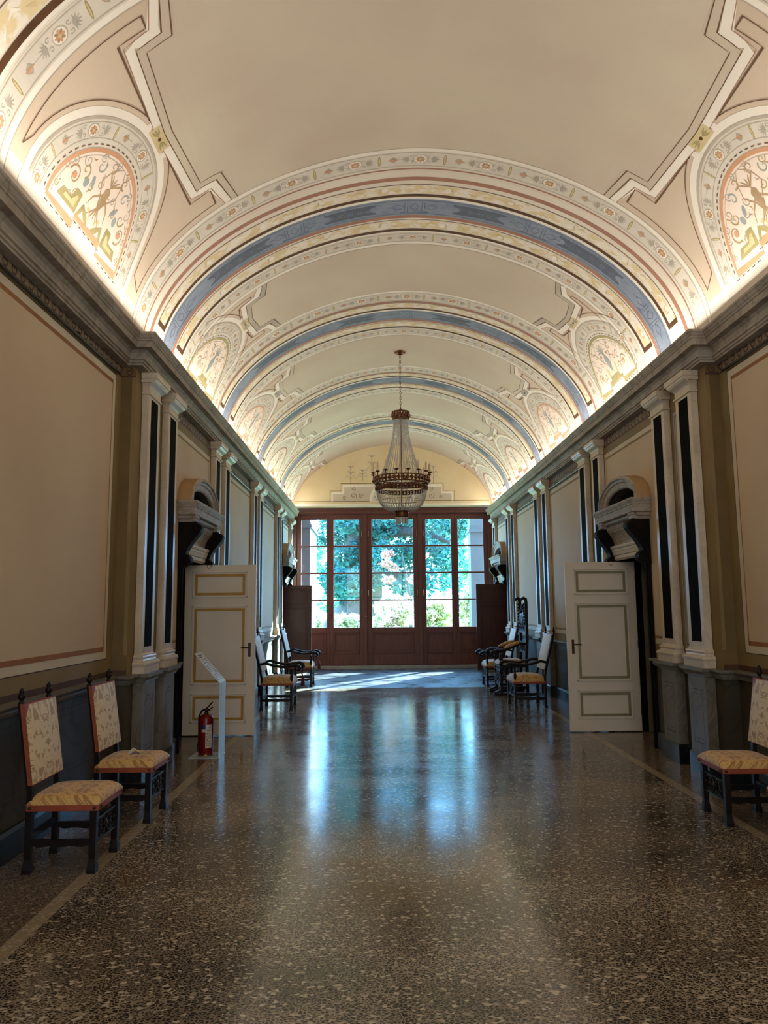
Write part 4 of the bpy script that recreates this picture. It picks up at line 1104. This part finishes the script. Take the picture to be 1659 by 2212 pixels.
def make_armchair():
    t = thing('armchair', (0, 0, 0), 'x', 'armchair')
    FX, BX, HY = .24, -.24, .30
    for y in (-HY, HY):
        mb = leg(FX, y, .385, .042)
        mb.lathe([(.018, .38), (.022, .40), (.014, .43), (.021, .48), (.024, .51), (.015, .56), (.020, .60), (.018, .64)], (FX, y, 0), 8)
        obj('front_leg', mb, M['dark'], t)
        mb = leg(BX, y, .39, .04); mb.bar([(BX, y, .38), (BX, y, .50), (BX-.03, y, .65), (BX-.165, y, 1.17)], .038, .036); obj('rear_post', mb, M['dark'], t)
        mb = MB(); finial(mb, BX-.168, y, 1.165, .115, .022); obj('finial', mb, M['dark'], t)
        mb = MB()
        pts = [(BX-.035, y, .715), (BX+.06, y, .735), (BX+.18, y, .70), (BX+.32, y, .672), (FX, y, .685), (FX+.07, y, .70), (FX+.125, y, .675), (FX+.14, y, .635), (FX+.11, y, .612), (FX+.085, y, .63)]
        mb.tube(pts, [.022, .025, .025, .025, .029, .033, .033, .031, .024, .014], 8, flat=.9)
        obj('arm', mb, M['dark'], t)
        obj('side_stretcher', stretcher_wavy((FX, y), (BX, y), (.13, .17), .024), M['dark'], t)
    c = obj('seat_cushion', cushion(-.25, .275, -.32, .32, .415, .525), M['damask_seat'], t)
    mb = MB(); mb.box(-.25, .276, -.321, .321, .378, .416); obj('seat_rim', mb, M['trimred'], c, bevel=.004)
    back_upholstery(-.235, -.372, -.285, .285, .60, 1.155, .03, t, M['plainback'], M['mahog'])
    obj('rear_stretcher', stretcher_wavy((BX, -HY), (BX, HY), (.15, .19), .024), M['dark'], t)
    obj('carved_stretcher', carved_panel(FX, -HY+.02, HY-.02, .17, .355), M['dark'], t)
    return t
def make_throne():
    t = thing('carved_throne', (0, 0, 0), 'tall carved walnut throne between the two right armchairs', 'throne chair')
    FX, BX, HY = .20, -.27, .30
    for y in (-HY, HY):
        mb = MB(); mb.bar([(FX+.14, y, .03), (BX-.06, y, .03)], .07, .045); mb.bar([(FX+.14, y, .045), (FX+.02, y, .09)], .05, .04); obj('sled_foot', mb, M['dark'], t, bevel=.006)
        mb = MB(); mb.bar([(FX, y, .05), (FX, y, .76)], .055, .05)
        for z in (.2, .42, .66): mb.lathe([(.03, -.03), (.042, 0), (.03, .03)], (FX, y, z), 8)
        obj('front_post', mb, M['dark'], t)
        mb = MB(); mb.bar([(BX, y, .05), (BX, y, .70), (BX-.02, y, 1.0), (BX-.02, y, 1.70)], .055, .055)
        for i in range(7): mb.ball((BX+.01, y-math.copysign(.022, y), 1.30+.058*i), .027, 6)
        mb.tube([(BX-.02, y, 1.68), (BX-.015, y, 1.74), (BX+.02, y, 1.765), (BX+.055, y, 1.75), (BX+.06, y, 1.715)], [.032, .034, .032, .026, .012], 8)
        obj('rear_post', mb, M['dark'], t)
        mb = MB(); pts = [(BX, y, .93), (BX+.10, y, .93), (BX+.25, y, .875), (FX-.05, y, .81), (FX+.08, y, .81), (FX+.16, y, .78), (FX+.17, y, .72), (FX+.13, y, .69)]
        mb.tube(pts, [.024, .026, .028, .03, .034, .034, .028, .014], 8); a = obj('arm', mb, M['dark'], t)
        mb = MB(); mb.tube([(BX+.12, y, .955), (BX+.20, y, .935), (BX+.32, y, .89), (FX-.06, y, .852)], [.022, .034, .034, .02], 8); obj('arm_pad', mb, M['damask_seat'], a)
    c = obj('seat_cushion', cushion(BX+.02, FX+.03, -.30, .30, .555, .645), M['damask_seat'], t)
    mb = MB(); mb.box(BX+.02, FX+.03, -.302, .302, .50, .556); obj('seat_rail', mb, M['dark'], c, bevel=.004)
    mb = carved_panel(BX-.01, -.275, .275, 1.12, 1.48, .03)
    for i in range(9):
        a = -.24+.06*i; mb.tube([(BX-.01, a, 1.15), (BX, a+.03*math.sin(i*2.1), 1.30), (BX-.01, a*.8, 1.46)], .018, 6); mb.ball((BX, a, 1.22+.03*(i % 3)), .026, 6)
    for i in range(7): mb.ball((BX-.01, -.21+.07*i, 1.49+.10*(1-abs(i-3)/3.2)), .034, 6)
    mb.lathe([(.03, 1.52), (.045, 1.56), (.02, 1.60), (.03, 1.62), (.001, 1.66)], (BX-.01, 0, 0), 8)
    obj('carved_back', mb, M['dark'], t)
    mb = carved_panel(BX, -.275, .275, .76, .965, .03)
    for i in range(8): mb.ball((BX, -.22+.063*i, .86+.02*(-1)**i), .022, 6)
    obj('carved_lower_rail', mb, M['dark'], t)
    mb = carved_panel(FX, -.275, .275, .16, .48, .03)
    for i in range(8): mb.ball((FX, -.22+.063*i, .30+.05*(-1)**i), .024, 6)
    obj('carved_stretcher', mb, M['dark'], t)
    for y in (-HY, HY):
        mb = MB(); mb.bar([(FX, y, .14), (BX, y, .14)], .03, .05); obj('side_stretcher', mb, M['dark'], t)
    return t
ch = make_side_chair(); ch.location = (-2.435, 5.17, 0); ch.rotation_euler.z = R_(.5); ch['label'] = 'damask side chair nearest the front on the left, seat empty'; ch['group'] = 'side chairs with cream damask backs'
GS = 'side chairs with cream damask backs'
dup(ch, (-2.415, 6.275, 0), R_(-1.0), 'damask side chair on the left with a white card on its seat', GS)
dup(ch, (2.335, 5.995, 0), PI+R_(-1.5), 'damask side chair against the right wall, farther one', GS)
dup(ch, (2.345, 4.93, 0), PI, 'damask side chair cut off by the right edge of the photo', GS)
ac = make_armchair(); ac.location = (-2.07, 12.76, 0); ac['label'] = 'left armchair beside the ivory door, nearer one'; ac['group'] = 'dark armchairs with yellow seats'
GA = 'dark armchairs with yellow seats'
dup(ac, (-2.055, 16.25, 0), 0, 'left armchair in front of the red door, farther one', GA)
dup(ac, (2.005, 12.68, 0), PI, 'right armchair nearest the ivory door, before the throne', GA)
dup(ac, (2.03, 15.93, 0), PI, 'right armchair behind the throne, near the red door', GA)
th = make_throne(); th.location = (2.02, 14.38, 0); th.rotation_euler.z = PI

# maroon cords hanging from the arms of the left armchairs
def cord(loc, label):
    t = thing('barrier_cord', loc, label, 'tassel', 'maroon tassels on the left armchairs')
    mb = MB(); mb.tube([(0, 0, 0), (.035, .0, -.01), (.04, 0, -.06), (.03, .01, -.14), (.045, .0, -.2)], [.012, .012, .011, .012, .014], 8); obj('cord', mb, M['maroon'], t)
    mb = MB(); mb.lathe([(.012, -.19), (.022, -.20), (.02, -.225), (.028, -.25), (.036, -.34), (.034, -.345), (.001, -.345)], (.045, 0, 0), 10); obj('tassel', mb, M['maroon'], t)
cord((-1.755, 13.112, .655), 'maroon tassel on the arm of the nearer left armchair')
cord((-1.74, 16.602, .655), 'maroon tassel on the arm of the farther left armchair')

# folded card on the second chair
mb = MB()
for e in (-1, 1): mb.hexa([(e*.045, -.05, 0), (e*.045, .05, 0), (e*.043, .05, 0), (e*.043, -.05, 0)], [(0, -.05, .035), (0, .05, .035), (-e*.002, .05, .034), (-e*.002, -.05, .034)])
tag(obj('folded_card', mb, M['paper'], None, (-2.40, 6.27, .4795), rz=R_(25)), 'small folded white card on the seat of the second left chair', 'card')

# ------------------------------------------------------------------ fire extinguisher and information stand
fe = thing('fire_extinguisher', (-2.365, 8.715, .006), 'red fire extinguisher standing on the foot of the information stand', 'fire extinguisher', rz=R_(-20))
fe.location.z = .0075
mb = MB(); mb.lathe([(.078, 0), (.08, .006), (.08, .385), (.074, .41), (.055, .432), (.03, .442), (.022, .446)], (0, 0, 0), 28); obj('cylinder', mb, M['red'], fe)
mb = MB(); mb.lathe([(.081, -.001), (.0815, .0), (.0815, .014), (.08, .016)], (0, 0, 0), 28); obj('foot_ring', mb, M['brass'], fe)
mb = MB(); mb.lathe([(.024, .444), (.026, .455), (.018, .46), (.018, .475), (.026, .48), (.026, .50), (.012, .505)], (0, 0, 0), 14); mb.tube([(0, 0, .485), (.045, .0, .485)], .01, 8); v = obj('valve', mb, M['bronze'], fe)
mb = MB(); mb.bar([(-.01, 0, .495), (.03, 0, .53), (.075, 0, .575)], .022, .008); mb.bar([(-.01, 0, .485), (.05, 0, .50), (.08, 0, .52)], .022, .008); obj('lever', mb, M['black'], v)
mb = MB(); mb.tube([(-.02, 0, .49), (-.06, .0, .475), (-.092, 0, .42), (-.095, .0, .34), (-.09, 0, .2), (-.092, 0, .12)], .011, 8); mb.lathe([(.013, .03), (.016, .12)], (-.094, 0, .0), 8); obj('hose', mb, M['rubber'], fe)
def wrap(a0, a1, z0, z1, m, nm, par, r=.0808):
    mb = MB(); n = 12
    mb.add([(r*math.cos(R_(a0+(a1-a0)*i/n)), r*math.sin(R_(a0+(a1-a0)*i/n)), z) for z in (z0, z1) for i in range(n+1)], [(i, i+1, n+2+i, n+1+i) for i in range(n)], 0, True)
    return obj(nm, mb, m, par)
lb = wrap(-62, -8, .085, .335, M['label'], 'label', fe); wrap(-94, -62, .285, .335, M['label_blue'], 'label_field', lb); wrap(-94, -62, .255, .283, M['label'], 'label_field', lb)
for z in (.11, .13, .15, .19, .21, .24, .27, .30): wrap(-56, -20, z, z+.005, M['ink'], 'text_line', lb, .0812)
for z in (.165, .225): wrap(-50, -40, z, z+.014, M['ink'], 'text_line', lb, .0812)
st = thing('information_stand', (-2.19, 8.70, 0), 'bent metal information stand with a sloping text panel beside the left ivory door', 'information stand')
mb = MB(); mb.box(-.325, .012, -.165, .165, 0, .006); obj('foot_plate', mb, M['steel'], st, bevel=.001)
mb = MB(); mb.hexa([(.0, -.16, .006), (.006, -.16, .006), (.006, .16, .006), (.0, .16, .006)], [(.0, -.16, .80), (.006, -.16, .803), (.006, .16, .803), (.0, .16, .80)]); up = obj('upright', mb, M['steel'], st)
mb = MB()
for q in ((-.12, -.06, .66, .664), (-.12, -.06, .776, .78), (-.12, -.116, .664, .776), (-.064, -.06, .664, .776), (-.105, -.075, .69, .694), (-.092, -.086, .70, .75)):
    mb.quad((.0066, q[0], q[2]), (.0066, q[1], q[2]), (.0066, q[1], q[3]), (.0066, q[0], q[3]))
obj('printed_mark', mb, M['ink_blue'], up)
dx, dz = -.285, .325; L = math.hypot(dx, dz); nx, nz = dz/L, -dx/L
pp = lambda u, y, h: (dx*u/L+nx*h, y, .80+dz*u/L+nz*h)
mb = MB(); mb.hexa([pp(0, -.16, 0), pp(0, -.16, .006), pp(0, .16, .006), pp(0, .16, 0)], [pp(L, -.16, 0), pp(L, -.16, .006), pp(L, .16, .006), pp(L, .16, 0)]); tp = obj('text_panel', mb, M['steel'], st)
mb = MB()
for col_, (y0, y1) in enumerate(((-.14, -.01), (.01, .14))):
    for i in range(13):
        u = .04+i*.024
        if col_ == 0 and i in (4, 9): continue
        e = y1-random.random()*.06
        mb.quad(pp(u, y0, .0066), pp(u, e, .0066), pp(u+.007, e, .0066), pp(u+.007, y0, .0066))
for u, y0, y1 in ((.385, -.14, .06), (.36, -.14, .0)): mb.quad(pp(u, y0, .0066), pp(u, y1, .0066), pp(u+.014, y1, .0066), pp(u+.014, y0, .0066))
obj('text_line', mb, M['ink'], tp)

# ------------------------------------------------------------------ chandelier
chd = thing('chandelier', (-.015, 12.65, 0), 'crystal bead chandelier with bronze candle ring hanging on a chain', 'chandelier')
ZT = zv(0)
mb = MB(); mb.lathe([(.012, ZT-.065), (.03, ZT-.06), (.045, ZT-.045), (.055, ZT-.025), (.09, ZT-.015), (.095, ZT+.002)], (0, 0, 0), 16)
for i in range(6):
    a = PI*i/3; mb.ball((.075*math.cos(a), .075*math.sin(a), ZT-.02), .02, 6)
obj('ceiling_rose', mb, M['rust'], chd)
mb = MB(); z = ZT-.065; i = 0
while z > 4.99:
    h = .058
    pts = [((.013*math.cos(a) if i % 2 == 0 else 0), (.013*math.cos(a) if i % 2 else 0), z-h/2+.002+(h/2+.002)*math.sin(a)) for a in [2*PI*k/12 for k in range(12)]]
    mb.tube(pts, .0036, 5, closed=True); z -= h-.012; i += 1
obj('chain', mb, M['rust'], chd)
mb = MB()
for zc in (5.77, 5.72):
    for i in range(8):
        a = PI*i/4; mb.tube([(.012*math.cos(a), .012*math.sin(a), zc), (.05*math.cos(a), .05*math.sin(a), zc+.012)], [.006, .002], 5)
obj('chain_spray', mb, M['crystal'], chd)
def pierced_ring(nm, r, z0, z1, n, flare=0.):
    mb = MB()
    for z, rr in ((z0, r), (z1, r+flare)):
        mb.tube([(rr*math.cos(2*PI*i/48), rr*math.sin(2*PI*i/48), z) for i in range(48)], .011, 6, closed=True)
    for i in range(n):
        a = 2*PI*i/n; b = 2*PI*(i+.5)/n; zm = (z0+z1)/2
        mb.tube([(r*math.cos(a), r*math.sin(a), z0), ((r+flare*.5+.006)*math.cos(b), (r+flare*.5+.006)*math.sin(b), zm), ((r+flare)*math.cos(a), (r+flare)*math.sin(a), z1)], [.012, .014, .012], 5)
        mb.ball(((r+flare*.5+.004)*math.cos(a), (r+flare*.5+.004)*math.sin(a), zm), (z1-z0)*.26, 6)
    return obj(nm, mb, M['rust'], chd)
cr_ = pierced_ring('crown_ring', .132, 4.80, 4.925, 18, .012)
mb = MB(); mb.tube([(0, 0, 5.0), (0, 0, 3.1)], .008, 8); obj('stem', mb, M['rust'], chd)
mb = MB()
for i in range(6):
    a = PI*i/3; mb.tube([(.14*math.cos(a), .14*math.sin(a), 4.9), (.06*math.cos(a), .06*math.sin(a), 4.95), (0, 0, 4.98)], .006, 5)
obj('crown_brace', mb, M['rust'], cr_)
pierced_ring('candle_ring', .462, 3.68, 3.785, 40, .012)
pierced_ring('lower_ring', .425, 3.565, 3.625, 48, .015)
for k in range(3):
    mb = MB(); a = 2*PI*k/3; mb.bar([(.46*math.cos(a), .46*math.sin(a), 3.72), (0, 0, 3.70)], .012, .012); obj('ring_spoke', mb, M['rust'], chd)
def strand(pts, r, step):
    mb = MB(); P = [Vector(p) for p in pts]; acc = 0
    for a, b in zip(P, P[1:]):
        l = (b-a).length
        while acc < l:
            c = a+(b-a)*(acc/l); v = [c+Vector(q)*r for q in ((1, 0, 0), (-1, 0, 0), (0, 1, 0), (0, -1, 0), (0, 0, 1.15), (0, 0, -1.15))]
            mb.add(v, [(0, 2, 4), (2, 1, 4), (1, 3, 4), (3, 0, 4), (2, 0, 5), (1, 2, 5), (3, 1, 5), (0, 3, 5)]); acc += step
        acc -= l
    return mb
up_ = strand([(.123-.0, 0, 4.80), (.124, 0, 4.66)]+[(.124+.26*(t**1.5), 0, 4.66-.93*t) for t in [i/14 for i in range(1, 15)]], .0105, .0205)
u0 = obj('bead_strand', up_, M['crystal'], chd)
lo_ = strand([(.13+.29*math.sin(t*PI/2)**.8, 0, 3.225+.345*(1-math.cos(t*PI/2))**.9) for t in [i/16 for i in range(17)]][::-1], .0105, .0205)
l0 = obj('bead_strand', lo_, M['crystal'], chd)
for src, n in ((u0, 34), (l0, 46)):
    for i in range(1, n):
        c = src.copy(); COL.objects.link(c); c.parent = chd; c.rotation_euler.z = 2*PI*i/n
for i in range(3):
    mb = strand([((.43-.12*i)*math.cos(2*PI*k/60), (.43-.12*i)*math.sin(2*PI*k/60), 3.53) for k in range(61)], .008, .02) if False else None
for r, z in ((.125, 4.70), (.124, 4.76)):
    obj('bead_hoop', strand([(r*math.cos(2*PI*k/40), r*math.sin(2*PI*k/40), z) for k in range(41)], .008, .018), M['crystal'], chd)
mb = MB(); mb.tube([(.345*math.cos(2*PI*k/48), .345*math.sin(2*PI*k/48), 3.40) for k in range(48)], .005, 5, closed=True); obj('bowl_hoop', mb, M['rust'], chd)
mb = MB(); mb.lathe([(.125, 3.235), (.13, 3.225), (.118, 3.21), (.11, 3.17), (.118, 3.13), (.112, 3.115), (.02, 3.11)], (0, 0, 0), 24); obj('bottom_collar', mb, M['rust'], chd)
mb = MB(); mb.hexa([(.094, -.010, 3.115), (.094, .010, 3.115), (.104, .010, 3.115), (.104, -.010, 3.115)], [(.096, -.009, 3.02), (.096, .009, 3.02), (.104, .007, 3.02), (.104, -.007, 3.02)])
mb.add([(.096, -.009, 3.02), (.104, -.008, 3.02), (.104, .008, 3.02), (.096, .009, 3.02), (.1, 0, 2.995)], [(0, 1, 4), (1, 2, 4), (2, 3, 4), (3, 0, 4)])
d0 = obj('crystal_drop', mb, M['crystal'], chd)
for i in range(1, 22):
    c = d0.copy(); COL.objects.link(c); c.parent = chd; c.rotation_euler.z = 2*PI*i/22
mb = MB(); mb.lathe([(.0165, 3.875), (.0165, 4.00), (.013, 4.006), (.006, 4.02), (.001, 4.034)], (.485, 0, 0), 8); c0 = obj('candle', mb, M['candle'], chd)
mb = MB(); mb.tube([(.47, 0, 3.78), (.485, 0, 3.81), (.485, 0, 3.845)], .008, 6); mb.lathe([(.008, 3.838), (.036, 3.852), (.04, 3.862), (.012, 3.858)], (.485, 0, 0), 12); mb.lathe([(.014, 3.855), (.016, 3.88)], (.485, 0, 0), 8)
k0 = obj('drip_pan', mb, M['rust'], c0)
for i in range(16):
    if i == 0: c0.rotation_euler.z = PI/16; continue
    c = c0.copy(); COL.objects.link(c); c.parent = chd; c.rotation_euler.z = 2*PI*(i+.5)/16
    d = k0.copy(); COL.objects.link(d); d.parent = c

# ------------------------------------------------------------------ the garden beyond
mb = MB(); mb.quad((-40, 23.6, -.35), (40, 23.6, -.35), (40, 90, -.1), (-40, 90, -.1))
tag(obj('ground', mb, M['grass']), 'sunlit lawn of the garden', 'lawn', kind='structure')
mb = MB(); mb.box(-6, 6, 20.85, 23.7, -.6, .02)
tag(obj('terrace', mb, M['gravel']), 'pale terrace outside the glazed doors', 'terrace', kind='structure')
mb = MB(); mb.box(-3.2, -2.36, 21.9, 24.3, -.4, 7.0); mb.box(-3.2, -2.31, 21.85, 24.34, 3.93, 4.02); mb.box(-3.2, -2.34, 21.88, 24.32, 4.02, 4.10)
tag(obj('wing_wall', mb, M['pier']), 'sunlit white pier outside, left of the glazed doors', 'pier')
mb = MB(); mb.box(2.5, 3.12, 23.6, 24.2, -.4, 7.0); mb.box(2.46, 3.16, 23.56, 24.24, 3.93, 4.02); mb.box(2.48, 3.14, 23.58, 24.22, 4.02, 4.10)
tag(obj('pier', mb, M['pier']), 'white pier outside with shade put into its colour, right of the glazed doors', 'pier')
mb = MB()
for x0, x1, z0, z1 in ((-9, -2.76, -.4, 9), (2.76, 9, -.4, 9), (-2.76, 2.76, 4.42, 9)): mb.box(x0, x1, 20.86, 21.1, z0, z1)
tag(obj('wall_facade', mb, M['facade']), 'outer face of the garden front around the glazed doors', 'wall', kind='structure')
def leaves(name, clusters, mat, parent, size=.12, seed=1, hollow=.35):
    """clusters: (cx, cy, cz, rx, ry, rz, n) ellipsoids full of small folded leaves"""
    rnd = random.Random(seed); mb = MB()
    for cx, cy, cz, rx, ry, rz, n in clusters:
        for _ in range(n):
            while True:
                u, v, w = rnd.uniform(-1, 1), rnd.uniform(-1, 1), rnd.uniform(-1, 1); q = u*u+v*v+w*w
                if hollow < q < 1: break
            c = Vector((cx+u*rx, cy+v*ry, cz+w*rz)); s = size*rnd.uniform(.6, 1.3)
            a = Vector((rnd.gauss(0, 1), rnd.gauss(0, 1), rnd.gauss(0, .7))).normalized(); b = a.orthogonal().normalized(); b.rotate(Matrix.Rotation(rnd.uniform(0, 6.28), 3, a)); d = a.cross(b)*.25
            mb.add([c-a*s, c+b*s*.42+d*s, c+a*s, c-b*s*.42+d*s], [(0, 1, 2), (0, 2, 3)])
    return obj(name, mb, mat, parent)
def trunk(path, radii, parent, n=12):
    mb = MB(); mb.tube(path, radii, n); return obj('trunk', mb, M['bark'], parent)
def branch(path, radii, parent):
    mb = MB(); mb.tube(path, radii, 7); return obj('branch', mb, M['bark'], parent)
rnd = random.Random(3)
# the old cedar filling the middle panes
t = thing('tree', (-1.1, 34, 0), 'huge old tree with a broad dark trunk behind the middle panes', 'tree')
trunk([(-.55, 0, -.5), (-.35, 0, .6), (-.05, 0, 1.6), (.05, 0, 3), (.1, 0, 6), (.1, 0, 10)], [1.75, 1.4, 1.0, .88, .8, .7], t, 18)
branch([(0, -.2, 4.4), (1.4, -1, 4.9), (2.6, -1.6, 4.8), (3.8, -2, 4.3)], [.35, .28, .2, .08], t)
branch([(0, -.2, 5.6), (-1.4, -1, 6.2), (-3, -1.6, 6.0)], [.35, .25, .12], t)
cl = []
for i in range(62): cl.append((rnd.uniform(-1.2, 4.4), rnd.uniform(-3, 1), rnd.uniform(2.3, 7.2), rnd.uniform(.5, .95), .6, rnd.uniform(.35, .8), 260))
for i in range(9): cl.append((rnd.uniform(-2.6, -.6), rnd.uniform(-2.5, 1), rnd.uniform(4.3, 7.5), .7, .6, .6, 240))
for i in range(16): cl.append((rnd.uniform(-1.0, 2.0), rnd.uniform(-.6, 1.2), rnd.uniform(3.0, 6.4), .75, .5, .6, 330))
leaves('foliage', cl, M['leaf2'], t, .14, 4)
# lighter trees to both sides
t = thing('tree', (5.6, 43, 0), 'bright green tree seen through the right panes', 'tree')
trunk([(0, 0, -.5), (.1, 0, 3), (.0, 0, 7)], [.35, .28, .18], t)
cl = [(rnd.uniform(-2.6, 3.4), rnd.uniform(-2, 2), rnd.uniform(1.6, 8), rnd.uniform(.6, 1.1), .8, rnd.uniform(.4, .8), 230) for _ in range(28)]
leaves('foliage', cl, M['leaf'], t, .15, 8)
t = thing('tree', (-5.2, 40, 0), 'light green tree seen through the left panes', 'tree')
trunk([(0, 0, -.5), (.1, 0, 3), (.0, 0, 7)], [.35, .28, .18], t)
cl = [(rnd.uniform(-1.5, 2.9), rnd.uniform(-2, 2), rnd.uniform(1.0, 7.5), rnd.uniform(.4, .8), .8, rnd.uniform(.35, .7), 200) for _ in range(22)]
leaves('foliage', cl, M['leaf'], t, .15, 9)
t = thing('tree', (.75, 29.0, 0), 'small copper leaved tree in front of the dark trunk', 'tree')
trunk([(0, 0, -.5), (.15, 0, 1.6), (-.2, .1, 3.6)], [.10, .07, .03], t, 8)
cl = [(rnd.uniform(-.9, 1.0), rnd.uniform(-.5, .5), rnd.uniform(2.6, 3.7), .26, .3, .16, 70) for _ in range(7)]
leaves('foliage', cl, M['leaf_red'], t, .09, 11)
# blossoming shrubs in a row
for i, (x, y, h, w) in enumerate(((-3.1, 28.6, 1.3, .8), (-1.35, 28.3, 1.35, .8), (.15, 26.2, 1.85, .85), (1.7, 27.6, 2.05, .85), (3.2, 26.2, 2.2, .85), (4.6, 28.4, 2.4, .9))):
    wh = ('before the left pane', 'left of the tree roots', 'below the middle panes', 'right of the middle panes', 'below the right panes', 'beside the outer right pier')[i]
    t = thing('flowering_shrub', (x, y, -.2), f'pale flowering shrub in the sun, {wh}', 'shrub', 'flowering shrubs in the garden')
    mb = MB()
    for k in range(7): a = k*.9; mb.tube([(0, 0, 0), (.2*math.cos(a), .2*math.sin(a), h*.5), (.5*w*math.cos(a), .5*w*math.sin(a), h)], [.03, .02, .008], 5)
    obj('stem', mb, M['bark'], t)
    cl = [(rnd.uniform(-.6, .6)*w, rnd.uniform(-.4, .4), rnd.uniform(.35, .95)*h, .42*w, .38, .26*h, 190) for _ in range(9)]
    leaves('foliage', cl, M['leaf_bright'], t, .11, 20+i)
    cl = [(rnd.uniform(-.8, .8)*w, rnd.uniform(-.6, .1), rnd.uniform(.35, 1.15)*h, .13, .13, .12, 46) for _ in range(48)]
    leaves('blossom', cl, M['flower'], t, .05, 40+i, 0)
